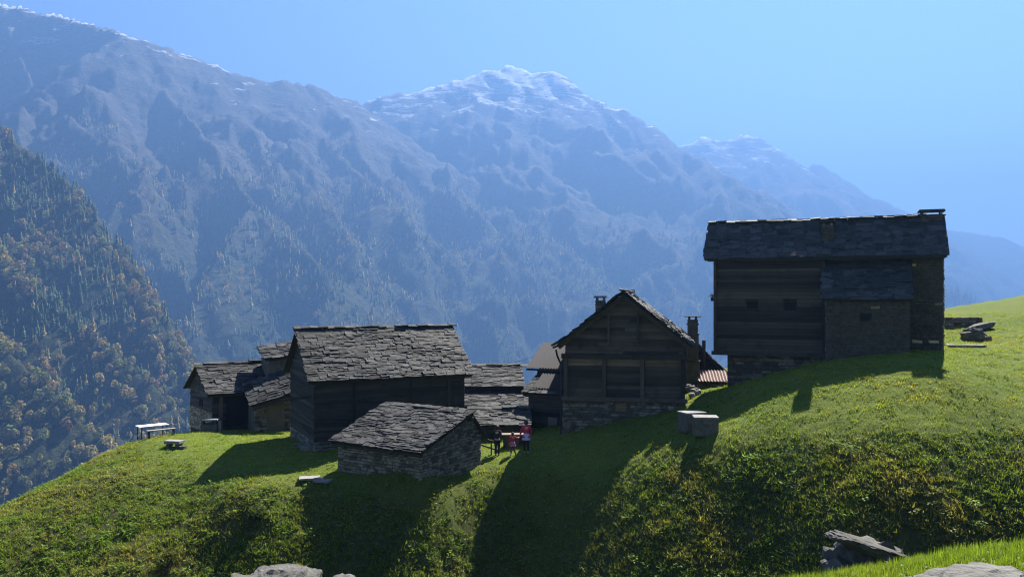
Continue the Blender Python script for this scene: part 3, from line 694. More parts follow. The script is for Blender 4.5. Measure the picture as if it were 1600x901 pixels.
# ---- timber house with its gable to the viewer
def gable_house():
    h = House('gable_house', 'timber house on a stone base with its slab-roofed gable end facing out', 'house', (2.95, 47.9, 0), -11)
    Wd, D, ze, zr, oh = 6.9, 8.0, -2.62, .36, .42
    sl = math.atan2(zr-ze, Wd/2+oh); S = (Wd/2+oh)/math.cos(sl); zt = -5.85
    w = MB(); w.box(0, Wd, .05, D, -9, zt); wall = h.part('stone_base', w, M['mortar'])
    sh = (3.3, -6.2, .62, .5)
    h.stones(wall, (0, .05, 0), X, Wd, -8.6, zt, 'stone', (.09, .2), (.18, .55), lambda x, z: abs(x-sh[0]) > sh[2]/2+.18 or abs(z-sh[1]) > sh[3]/2+.12)
    h.stones(wall, (0, D, 0), -Y, D, -8.6, zt, 'stone', (.2, .3), (.4, .8))
    h.window((0, .05, 0), X, *sh, 'wood', 'wood_light')
    b = MB(); b.box(.12, Wd-.12, .12, D-.1, zt, ze+.2); b.prism([(.12, 0, ze+.2), (Wd-.12, 0, ze+.2), (Wd/2, 0, zr-.22)], (0, .12, 0), (0, D-.1, 0))
    tw = h.part('timber_wall', b, M['wood_black'])
    xs = [.15, 2.35, 4.5, Wd-.15]; zb = ze-.72
    for i in range(3):
        x0, x1 = xs[i]+.12, xs[i+1]-.12
        h.planks(tw, (x0, .12, 0), X, x1-x0, zt+.2, zb-.95, 'wood', (.18, .26))
        h.planks(tw, (x0, .12, 0), X, x1-x0, zb-.95, zb-.55, 'wood', (.18, .22))
        h.planks(tw, (x0, .12, 0), X, x1-x0, zb-.55, zb-.13, ('wood_light', 'wood_light', 'wood_light')[i], (.19, .23))
    for x in xs: beam(h, (x, .0, zt), (x, .0, zb), .2, .22, 'wood', 'post')
    beam(h, (-.1, .0, zb), (Wd+.1, .0, zb), .26, .26, 'wood', 'beam'); beam(h, (-.1, .0, zt+.08), (Wd+.1, .0, zt+.08), .28, .24, 'wood', 'sill_beam')
    tn = math.tan(sl)
    def clip(z):
        if z < ze+.1: return (.1, Wd-.1)
        q = (z-ze-.0)/tn+.12; return (min(q, Wd/2-.05), max(Wd-q, Wd/2+.05))
    h.planks(tw, (0, .12, 0), X, Wd, zb+.14, zr-.55, 'wood', (.17, .25), .07, .04, clip, 3.2)
    for x, z1 in ((2.6, -.9), (4.25, -.9)): beam(h, (x, .02, ze-.05), (x, .02, z1), .22, .12, 'wood', 'gable_post')
    for x in (.95, Wd-.95): beam(h, (x, .02, ze-.3), (x, .02, ze+.3), .2, .12, 'wood', 'gable_post')
    for sx in (0, 1):
        f = (lambda x: x) if sx == 0 else (lambda x: Wd-x)
        beam(h, (f(-.25), -.05, ze-.25), (f(Wd/2), -.05, zr-.3), .14, .22, 'wood', 'rafter')
    rd = MB(); y0 = -.5
    eL = Vector((-oh, y0, ze-.15)); bL = Vector((math.cos(sl), 0, math.sin(sl))); eR = Vector((Wd+oh, y0, ze-.15)); bR = Vector((-math.cos(sl), 0, math.sin(sl)))
    roof_deck(rd, eL, Y, bL, D+.9, S); roof_deck(rd, eR, Y, bR, D+.9, S); rf = h.part('roof', rd, M['deck'])
    h.slabs(rf, eR, Y, bR, D+.9, S, 'slab', .24, (.45, .95), .07, 8, .06, None, .1)
    h.slabs(rf, eL, Y, bL, 2.6, S, 'slab', .24, (.45, .95), .07, 7, .06, None, .1)
    h.ridge(rf, (Wd/2, y0, zr+.0), (Wd/2, D+.4, zr+.0), 'slab', .55)
    chimney(h, 1.75, 4.6, ze+1.0, ze+2.45, .62, .7, 'stone')
    pp = MB().tube([(-.35, -.5, ze-.35), (-.3, -.35, ze-.7), (-.12, -.12, ze-1.2), (-.12, -.12, -8.6)], .055); h.part('drain_pipe', pp, M['pipe'])
    g = MB().tube([(-.5, -.5, ze-.22), (-.5, D, ze-.22)], .06); h.part('gutter', g, M['pipe'])
    h.finish()
gable_house()

# ---- generic low house: front eave slope to the viewer
def slab_house(name, label, px, py_eave, d, yaw, L, D, ze, zr, zbase, front='wood', mat='slab', expo=.2, oh=.35, back=True, gable=None, stone_h=0.0, smat='stone', win=(), wr=(.32, .75), tilt=8, t=.05, ridge_y=None, extra=None, sidew=None):
    X0 = (px-800)/F*d
    h = House(name, label, 'house', (X0, d, 0), yaw)
    ry = ridge_y if ridge_y is not None else D/2
    sl = math.atan2(zr-ze, ry+oh); S = (ry+oh)/math.cos(sl)
    zk = ze+.12+oh*math.tan(sl)*0
    w = MB()
    w.prism([(0, 0, zbase-.6), (0, D, zbase-.6), (0, D, zk), (0, ry, zr-.14), (0, 0, zk)], (0, 0, 0), (L, 0, 0))
    wall = h.part('wall', w, M['mortar'] if front == 'stone' else M['wood_black'])
    tn = math.tan(sl)
    def gclip(z):
        q = max(0, (z-ze)/tn-oh+.1) if z > ze else 0; q = min(q, ry-.02); return (q, D-q*(D-ry)/max(ry, .01))
    hole = (lambda x, z: all(abs(x-a) > c/2+.12 or abs(z-b) > e/2+.1 for a, b, c, e in win))
    if front == 'stone': h.stones(wall, (0, 0, 0), X, L, zbase-.4, ze+.05, smat, (.09, .19), (.16, .5), hole)
    else:
        if stone_h: h.stones(wall, (-.03, -.03, 0), X, L+.06, zbase-.5, zbase+stone_h, smat, (.11, .22), (.2, .6))
        h.planks(wall, (0, 0, 0), X, L, zbase+stone_h, ze+.05, front, (.17, .25), .09, .05, None, 4.5, hole)
    for a, b, c, e in win: h.window((0, 0, 0), X, a, b, c, e, 'wood_black')
    if gable in ('left', 'right'):
        if gable == 'left': o, a, cl = (0, D, 0), -Y, (lambda z: (lambda q: (D-q[1], D-q[0]))(gclip(z)))
        else: o, a, cl = (L, 0, 0), Y, gclip
        side = sidew or front
        if side == 'stone':
            h.stones(wall, o, a, D, zbase-.4, zr-.2, smat, (.09, .2), (.16, .5), lambda x, z: cl(z)[0] <= x <= cl(z)[1])
        else:
            if stone_h: h.stones(wall, o, a, D, zbase-.5, zbase+stone_h, smat, (.11, .22), (.2, .6))
            h.planks(wall, o, a, D, zbase+stone_h, zr-.25, side, (.17, .25), .09, .05, cl, 9)
    rd = MB(); e = Vector((-oh, -oh, ze-.03)); bf = Vector((0, math.cos(sl), math.sin(sl))); roof_deck(rd, e, X, bf, L+2*oh, S)
    if back:
        s2 = math.atan2(zr-ze, D-ry+oh); roof_deck(rd, Vector((-oh, D+oh, ze-.03)), X, Vector((0, -math.cos(s2), math.sin(s2))), L+2*oh, (D-ry+oh)/math.cos(s2))
    rf = h.part('roof', rd, M['deck'])
    h.slabs(rf, e, X, bf, L+2*oh, S, mat, expo, wr, t, tilt)
    h.ridge(rf, (-oh, ry, zr+.05), (L+oh, ry, zr+.05), mat)
    beam(h, (-oh, -.14, ze-.1), (L+oh, -.14, ze-.1), .14, .16, 'wood_black', 'eave_beam')
    if extra: extra(h, wall, rf, sl)
    h.finish(); return h

# ---- great barn
def barn_x(h, wall, rf, sl):
    for x in (2.2, 5.6, 8.0): beam(h, (x, -.09, -8.0), (x, -.09, -4.7), .16, .12, 'wood_black', 'post')
    beam(h, (-1.6, 1.2, -5.75), (.3, 1.0, -5.55), .16, .16, 'wood', 'projecting_beam')
    for k in range(5):
        p = MB().box(-.6, .1, .4+.5*k, .8+.5*k, -8.9, -8.35-.03*k); h.part('footing_stone', p, M['stone'])
slab_house('barn', 'big dark timber barn with high slab roof and stone footing', 492, 598, 46.2, 27, 9.05, 6.2, -4.62, -1.85, -8.9, 'wood_black', 'slab', .145, .4, True, 'left', .95, 'stone', (), (.3, .8), 6, .06, None, barn_x)

# ---- hut in front
def hut_x(h, wall, rf, sl):
    for x in (.6, 2.1, 3.6, 4.6): h.part('beam_end', MB().box(x-.09, x+.09, -.24, .05, -7.62, -7.46), M['wood'], wall)
    h.part('ridge_beam', MB().box(4.9, 5.75, 3.75, 3.95, -6.32, -6.12), M['wood'], wall)
slab_house('hut', 'low stone hut with pale-edged slab roof in front of the barn', 528, 697, 42.6, -33, 5.35, 5.1, -7.38, -5.92, -9.0, 'stone', 'slab', .165, .3, True, 'right', 0, 'stone', (), (.32, .75), 7, .07, 3.95, hut_x)

# ---- left house at the terrace edge
def left_x(h, wall, rf, sl):
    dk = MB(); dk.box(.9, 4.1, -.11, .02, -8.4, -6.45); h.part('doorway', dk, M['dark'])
    for y in (2.2, 2.75):
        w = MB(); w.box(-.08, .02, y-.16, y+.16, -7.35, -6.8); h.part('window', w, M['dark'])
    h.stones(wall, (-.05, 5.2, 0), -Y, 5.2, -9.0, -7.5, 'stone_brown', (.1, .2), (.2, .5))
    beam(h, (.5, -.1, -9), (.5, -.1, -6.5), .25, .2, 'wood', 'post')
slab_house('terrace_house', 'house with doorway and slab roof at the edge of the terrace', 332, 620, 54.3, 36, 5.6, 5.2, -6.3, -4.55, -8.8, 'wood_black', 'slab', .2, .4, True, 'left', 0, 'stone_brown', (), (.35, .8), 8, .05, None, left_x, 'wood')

# ---- annex between the two, with a tower-like stone top
def annex():
    h = House('stone_annex', 'rendered stone annex with tower-like upper wall beside the big barn', 'house', (at(398, 668, 53.6).x, 53.6, 0), 30)
    b = MB(); b.prism([(0, 0, -9.3), (3.6, 0, -9.3), (3.6, 0, -6.3), (2.0, 0, -6.45), (.1, 0, -7.05)], (0, 0, 0), (0, 2.2, 0)); w = h.part('rendered_wall', b, M['render'])
    h.stones(w, (1.9, -.0, 0), X, 1.7, -9.2, -6.5, 'stone', (.1, .2), (.2, .5)); h.stones(w, (0, 0, 0), X, .75, -9.2, -7.1, 'stone', (.1, .2), (.2, .5))
    rd = MB(); e = Vector((-.3, -.45, -6.95)); a = Vector((1, 0, .26)).normalized(); bv = Vector((0, 1, .55)).normalized(); roof_deck(rd, e, a, bv, 4.0, 2.6); rf = h.part('roof', rd, M['deck'])
    h.slabs(rf, e, a, bv, 4.0, 2.5, 'slab', .22, (.4, .8), .05, 7)
    beam(h, (-.2, -.4, -7.12), (3.4, -.4, -6.2), .14, .18, 'wood_black', 'eave_beam')
    t2 = MB(); t2.box(1.5, 2.85, 2.3, 4.6, -9.2, -4.15); tw = h.part('tower_wall', t2, M['render'])
    t3 = MB(); t3.box(2.86, 5.2, 2.75, 4.6, -9.2, -4.1); h.part('rear_wall', t3, M['mortar'])
    h.stones(tw, (2.86, 2.75, 0), X, 2.3, -6.2, -4.2, 'stone', (.1, .2), (.2, .5))
    rd = MB(); e = Vector((1.2, 2.0, -4.2)); a = Vector((1, 0, .09)).normalized(); bv = Vector((0, 1, .28)).normalized(); roof_deck(rd, e, a, bv, 4.4, 2.7); rf = h.part('tower_roof', rd, M['deck'])
    h.slabs(rf, e, a, bv, 4.4, 2.6, 'slab', .24, (.5, .9), .06, 6)
    h.finish()
annex()

# ---- low houses behind the walkers
slab_house('back_house', 'farther slab-roofed house peeping over between barn and gable house', 733, 604, 56.5, 4, 3.4, 5.0, -6.05, -4.85, -8.6, 'wood_black', 'slab', .19, .3, True, None, 0, 'stone', (), (.35, .8), 7)
slab_house('middle_shed', 'lean-to shed with slab roof below the farther house', 716, 637, 53.8, 3, 4.4, 3.0, -7.05, -6.42, -8.6, 'wood_black', 'slab', .2, .3, True, None, 0, 'stone', (), (.35, .8), 7, .05, 2.6)
slab_house('front_shed', 'low slab-roofed shed right behind the three walkers', 742, 670, 49.6, 4, 3.05, 2.6, -7.62, -6.86, -8.7, 'wood_black', 'slab', .2, .3, True, None, 0, 'stone', (), (.35, .8), 7, .06, 1.7)
def side_x(h, wall, rf, sl):
    d = MB(); d.box(1.35, 1.95, -.1, .02, -8.6, -7.35); h.part('door', d, M['wood_grey'])
    for x in (2.35, 2.6): beam(h, (x, -.25, -8.7), (x, -.25, -7.2), .14, .06, 'wood_grey', 'leaning_board')
slab_house('lane_house', 'dark little house with slab roof left of the gable house', 826, 612, 52.0, -26, 4.2, 4.4, -5.95, -4.72, -8.6, 'wood_black', 'slab', .2, .3, True, None, 0, 'stone', (), (.35, .8), 8, .05, 3.0, side_x)

# ---- house with corrugated roofs behind the gable house
def tin_house():
    h = House('tin_roof_house', 'house with ribbed metal roofs half hidden left of the gable house', 'house', (at(822, 570, 54.5).x, 54.5, 0), -30)
    b = MB(); b.box(.6, 6, .7, 5, -9, -4.5); h.part('wall', b, M['wood_black'])
    r1 = MB(); e = Vector((0, 0, -4.55)); corrugated(r1, e, X, Vector((0, 1, .62)), 6.5, 2.9); h.part('metal_roof', r1, M['tin'])
    beam(h, (0, .06, -4.68), (6.4, .06, -4.68), .1, .12, 'wood_black', 'eave_beam')
    beam(h, (.8, .1, -4.75), (1.6, .8, -5.6), .12, .12, 'wood_black', 'brace')
    r2 = MB(); corrugated(r2, Vector((1.55, -1.9, -5.62)), X, Vector((0, 1, .62)), 3.2, 1.5); h.part('porch_roof', r2, M['tin'])
    for x in (1.75, 4.4): beam(h, (x, -1.75, -9), (x, -1.75, -5.65), .12, .12, 'wood_black', 'porch_post')
    h.finish()
tin_house()

# ---- house up the lane with the tall chimney
def chimney_house():
    h = House('chimney_house', 'dark house with tall chimney between gable house and tall house', 'house', (at(1052, 600, 57).x, 57, 0), -6)
    zr, ze = -2.25, -5.3
    b = MB(); b.prism([(-1.8, 0, -8), (3.6, 0, -8), (3.6, 0, ze+.1), (.6, 0, zr), (-1.8, 0, -4.6)], (0, 0, 0), (0, 6, 0)); w = h.part('wall', b, M['wood_black'])
    h.planks(w, (-1.8, 0, 0), X, 5.4, -6.4, zr-.4, 'wood_black', (.2, .26), .08, .04, lambda z: ((0, 5.35) if z < ze else (max(.02, (z+4.6)/2.35*2.4), 5.35-(z-ze)/(zr-ze)*3.0)))
    rd = MB(); e = Vector((3.95, -.4, ze-.28)); bv = Vector((-3.4, 0, zr-ze+.3)).normalized(); roof_deck(rd, e, Y, bv, 6.8, 4.5, .12); e2 = Vector((-2.1, -.4, -4.9)); bv2 = Vector((2.7, 0, 2.75)).normalized(); roof_deck(rd, e2, Y, bv2, 6.8, 3.85, .12); rf = h.part('roof', rd, M['deck'])
    h.slabs(rf, e, Y, bv, 6.8, 4.4, 'slab', .26, (.5, .9), .06, 7)
    h.slabs(rf, e2, Y, bv2, 6.8, 3.7, 'slab', .26, (.5, .9), .06, 7)
    # chimney stack standing before the gable
    x0 = (at(1086, 0, 55.3)-Vector((h.root.location.x, 0, 0))).x; y0 = -1.7
    b = MB(); b.box(x0-.43, x0+.43, y0-.4, y0+.4, -6.9, -4.2); b.box(x0-.36, x0+.36, y0-.34, y0+.34, -4.2, -2.4); b.box(x0-.31, x0+.31, y0-.3, y0+.3, -2.4, -1.45); ch = h.part('chimney', b, M['render'])
    for z, q in ((-4.2, .47), (-2.4, .40), (-1.75, .37)): h.part('chimney_ledge', MB().box(x0-q, x0+q, y0-q+.02, y0+q-.02, z-.05, z+.06), M['stone'], ch)
    for sx in (-1, 1):
        for sy in (-1, 1): h.part('cap_support', MB().box(x0+sx*.22-.05, x0+sx*.22+.05, y0+sy*.2-.05, y0+sy*.2+.05, -1.45, -1.27), M['stone'], ch)
    h.part('cap_slab', MB().box(x0-.5, x0+.5, y0-.45, y0+.45, -1.27, -1.2), M['slab'], ch)
    h.part('stove_pipe', MB().tube([(2.0, -.45, -6.2), (2.0, -.45, -2.85)], .12, 10), M['pipe'])
    # porch
    r1 = MB(); corrugated(r1, Vector((1.35, -2.6, -5.42)), X, Vector((.0, 1, .42)), 2.0, 1.5); h.part('porch_roof', r1, M['tin_red'])
    b = MB(); b.box(1.3, 3.3, -2.35, -.2, -7.5, -5.5); pw = h.part('porch_wall', b, M['mortar']); h.stones(pw, (1.3, -2.35, 0), X, 2.0, -6.8, -5.55, 'stone', (.1, .2), (.2, .45))
    h.finish()
chimney_house()

# ================================================================== THINGS ON THE HILLSIDE
def on_ground(px, py, d):
    p = at(px, py, d); return Vector((p.x, d, gz(p.x, d)))

# ---- picnic table and bench (two loose pieces)
def slatted(name, label, cat, loc, yaw, L, W, H_, nb, matn, legm):
    t = thing(name, label, cat, loc, yaw)
    for k in range(nb):
        y = -W/2+(k+.5)*W/nb; MB().box(-L/2, L/2, y-W/nb/2+.006, y+W/nb/2-.006, H_-.04, H_).build('board', M[matn], t)
    for sx in (-1, 1):
        for sy in (-1, 1): MB().bar((sx*(L/2-.12), sy*(W/2-.06), -.15), (sx*(L/2-.12), sy*(W/2-.06), H_-.043), .05, .05).build('leg', M[legm], t)
        MB().bar((sx*(L/2-.12), -W/2+.06, .12), (sx*(L/2-.12), W/2-.06, .12), .04, .04).build('stretcher', M['wood_grey'], t)
    return t
slatted('picnic_table', 'white-topped table on thin legs at the terrace edge', 'table', on_ground(238, 683, 51.6), 42, 1.75, .85, .76, 4, 'white', 'pipe')
slatted('bench', 'narrow wooden bench beside the white-topped table', 'bench', on_ground(252, 680, 50.9), 42, 1.7, .32, .45, 2, 'wood_grey', 'pipe')

def bevel_block(w, d, h, b=.04, jit=.012, seed=1, taper=.0):
    """a hewn block: bevelled, slightly uneven box standing on z = 0"""
    bm = bmesh.new(); bmesh.ops.create_cube(bm, size=1.0)
    for v in bm.verts:
        k = 1-taper*(.5-v.co.z); v.co = Vector((v.co.x*w*k, v.co.y*d*k, (v.co.z+.5)*h))
    bmesh.ops.bevel(bm, geom=bm.edges[:], offset=b, segments=2, affect='EDGES', profile=.6)
    bmesh.ops.subdivide_edges(bm, edges=[e for e in bm.edges if e.calc_length() > .2], cuts=2, use_grid_fill=True)
    r = random.Random(seed)
    for v in bm.verts: v.co += Vector((r.uniform(-jit, jit), r.uniform(-jit, jit), r.uniform(-jit, jit)))
    bmesh.ops.triangulate(bm, faces=bm.faces[:]); return bm
def bm_obj(name, bm, mat, parent=None, loc=(0, 0, 0), rz=0, smooth=False):
    me = bpy.data.meshes.new(name); bm.to_mesh(me); bm.free(); me.materials.append(mat)
    if smooth:
        for p in me.polygons: p.use_smooth = True
    o = link(name, me, parent); o.location = loc; o.rotation_euler = (0, 0, R(rz)); return o

# ---- two hewn blocks on the lawn
for px, py, d, w, hh, yaw, lab in ((1081, 678, 41.4, 1.12, .92, 18, 'hewn stone block with flat pale top, half hidden behind another'), (1102, 681, 40.0, 1.14, .86, -6, 'hewn stone block with flat pale top, in front of its twin')):
    t = thing('stone_block', lab, 'stone block', on_ground(px, py, d), yaw, 'hewn blocks on the lawn')
    bm_obj('body', bevel_block(w, w*.8, hh, .07, .014, int(px)), M['block'], t, (0, 0, -.12))
    bm_obj('top_slab', bevel_block(w+.03, w*.83, .09, .02, .006, int(py)), M['concrete'], t, (0, 0, hh-.118))

# ---- low stone seat and stone trough on the terrace
t = thing('garden_stone_bench', 'small stone bench with pale top on the terrace lawn', 'stone bench', on_ground(272, 697, 48.2), -12)
bm_obj('foot', bevel_block(.22, .4, .3, .03, .01, 3), M['block'], t, (-.28, 0, -.05)); bm_obj('foot', bevel_block(.24, .4, .3, .03, .01, 4), M['block'], t, (.3, 0, -.05))
bm_obj('seat_slab', bevel_block(1.0, .55, .17, .03, .01, 5), M['concrete'], t, (0, 0, .255)); bm_obj('side_stone', bevel_block(.35, .3, .16, .04, .012, 6), M['block'], t, (.62, -.1, -.02))
t = thing('stone_trough', 'stone trough with covering slab and pale post by the terrace house', 'trough', on_ground(328, 673, 53.2), 8)
bm_obj('basin', bevel_block(1.0, .7, .62, .05, .015, 7), M['block'], t, (0, 0, -.08)); bm_obj('cover_slab', bevel_block(1.12, .75, .08, .02, .008, 8), M['concrete'], t, (-.02, 0, .76))
for x in (-.4, .36): bm_obj('slab_support', bevel_block(.14, .5, .22, .02, .008, 9), M['block'], t, (x, 0, .541))
bm_obj('post', bevel_block(.16, .18, .82, .03, .01, 10), M['concrete'], t, (.62, -.05, -.1))
# ---- flat slabs by the hut
for k, (px, py, d, w, dd, yaw, lab) in enumerate(((484, 746, 41.8, 1.05, .7, 14, 'flat pale stone slab lying on grass by the hut corner'), (505, 749, 41.5, .85, .6, -20, 'flat grey stone slab tucked against the hut corner'))):
    o = bm_obj('stone_slab', bevel_block(w, dd, .1, .02, .01, 20+k), M['concrete'], None, on_ground(px, py, d)+Vector((0, 0, .05-.03*k)), yaw); tag(o, lab, 'slab', 'flat slabs by the hut')

# ---- boulders
def boulder(name, label, loc, size, seed, yaw=0, layer=.0, mat='boulder', sub=4, tilt=(0, 0), rough=.22):
    bm = bmesh.new(); bmesh.ops.create_icosphere(bm, subdivisions=sub, radius=1.0)
    P_ = np.array([v.co for v in bm.verts]); s = seed*13.7
    n = fbm(P_[:, 0]*1.3+s, P_[:, 1]*1.3+P_[:, 2]*1.7, 4, seed)+.6*gnoise(P_[:, 2]*3+s, P_[:, 0]*1.2, seed+5)
    k = 1+rough*n; Q_ = np.sign(P_)*np.abs(P_)**.75*k[:, None]
    if layer: Q_[:, 2] = Q_[:, 2]*(1-layer)+layer*np.round(Q_[:, 2]*3.2)/3.2+.05*gnoise(Q_[:, 0]*4, Q_[:, 1]*4+s, 3)
    Q_ += .03*np.c_[gnoise(P_[:, 0]*7, P_[:, 1]*7+s, 1), gnoise(P_[:, 1]*7, P_[:, 2]*7+s, 2), gnoise(P_[:, 2]*7, P_[:, 0]*7+s, 3)]
    m = Matrix.Rotation(R(tilt[0]), 4, 'X') @ Matrix.Rotation(R(tilt[1]), 4, 'Y')
    for v, q in zip(bm.verts, Q_): v.co = m @ Vector((q[0]*size[0], q[1]*size[1], q[2]*size[2]))
    o = bm_obj(name, bm, M[mat], None, loc, yaw); return tag(o, label, 'rock') if label else o
boulder('boulder', 'sunlit grey boulder top at the lower edge, broader of two side by side', at(432, 936, 5.5), (.30, .36, .15), 2, 10, .35, sub=5)
boulder('boulder', 'sunlit ribbed boulder top at the lower edge, lower of two side by side', at(545, 940, 5.7), (.26, .30, .13), 5, -20, .5, sub=5)
boulder('boulder', 'pale flat boulder in grass at the lower edge by the grassy bank', at(1535, 938, 4.7), (.40, .34, .14), 8, 25, .3, sub=5)
t = thing('rock_outcrop', 'layered rock outcrop with tilted slab on top beside the grassy bank', 'rock', at(1362, 908, 9.4))
o = boulder('base_rock', None, (0, .15, -.02), (.46, .5, .42), 11, 0, .6, 'boulder', 4, (0, 4)); o.parent = t
o = boulder('top_slab', None, (-.06, -.05, .40), (.44, .42, .075), 12, 0, .2, 'boulder', 4, (-7, 19), .15); o.parent = t
o = boulder('side_rock', None, (.33, -.12, .12), (.20, .3, .13), 13, 0, .3, 'boulder', 4, (5, 22), .2); o.parent = t
# by the tall house
boulder('boulder', 'boulder with slab-like top beyond the corner of the tall house', on_ground(1521, 520, 48.5)+Vector((0, 0, .15)), (.62, .6, .45), 21, 15, .4, 'boulder', 4)
boulder('boulder', 'thin rock lying behind the slab-topped boulder by the tall house', on_ground(1532, 505, 51)+Vector((0, 0, .2)), (.75, .5, .2), 22, 0, .3, 'boulder', 3, (0, -14))
boulder('boulder', 'small dark rock in grass downhill of the slab-topped boulder', on_ground(1543, 524, 48)+Vector((0, 0, .05)), (.2, .2, .2), 23, 0, .2, 'stone', 3)
h = House('dry_stone_wall', 'low dry stone wall running behind the tall house corner', 'wall', (at(1478, 505, 52).x, 52, 0), -4)
b = MB().box(0, 2.2, .0, .5, -3.4, -1.25); w = h.part('core', b, M['mortar']); h.stones(w, (0, 0, 0), X, 2.2, -3.2, -1.2, 'stone', (.12, .2), (.25, .6)); h.finish()
pv_ = bm_obj('paving_slab', bevel_block(1.9, .9, .12, .03, .015, 31), M['concrete'], None, on_ground(1508, 532, 46.4)+Vector((0, 0, -.04)), -10); tag(pv_, 'flat pale paving slab at the foot of the tall house corner', 'paving slab')
# stones lying by the right corner of the gable house
for k, (px, py, d, s_, lab) in enumerate(((1079, 606, 49.5, .30, 'pale sunlit stone, uppermost of three by the gable house corner'), (1087, 613, 49.0, .36, 'broad pale sunlit stone between two others by the gable house corner'), (1081, 617, 48.4, .22, 'small pale stone, lowest of three by the gable house corner'))):
    boulder('loose_stone', lab, at(px, py, d), (s_, s_*.8, s_*.7), 40+k, 30*k, .2, 'concrete', 3)

# ---- timber trough-like counter behind the child, handrail by the hut
t = thing('plank_counter', 'low plank counter with pale top behind the walking child', 'counter', on_ground(803, 703, 47.2), 3)
for k in range(7): MB().box(-.62+.18*k, -.62+.18*k+.165, -.25, -.21, -.1, .66).build('plank', M['wood'], t)
MB().box(-.6, .6, -.2, .3, -.1, .6).build('body', M['wood_black'], t); MB().box(-.7, .72, -.3, .35, .663, .72).build('top_board', M['wood_light'], t)
t = thing('handrail', 'rough timber handrail between the hut corner and the dark-clad walker', 'handrail', on_ground(750, 711, 45.6), 0)
for x in (0, .62): MB().bar((x, 0, -.2), (x, 0, 1.0-.35*x), .08, .08).build('post', M['wood'], t)
MB().bar((-.05, -.05, 1.0), (.98, -.05, .55), .05, .09).build('rail', M['wood'], t); MB().bar((-.05, -.05, .55), (.95, -.05, .22), .05, .09).build('rail', M['wood'], t)
# ---- overhead wire
A, B_ = at(730, 571, 53), at(836, 556, 56.5); pts_ = [A.lerp(B_, k/10)+Vector((0, 0, -.25*(1-(k/5-1)**2))) for k in range(11)]
tag(MB().tube(pts_, .014, 5).build('overhead_wire', M['pipe']), 'thin dark wire strung from the barn roof to the metal-roofed house', 'wire')

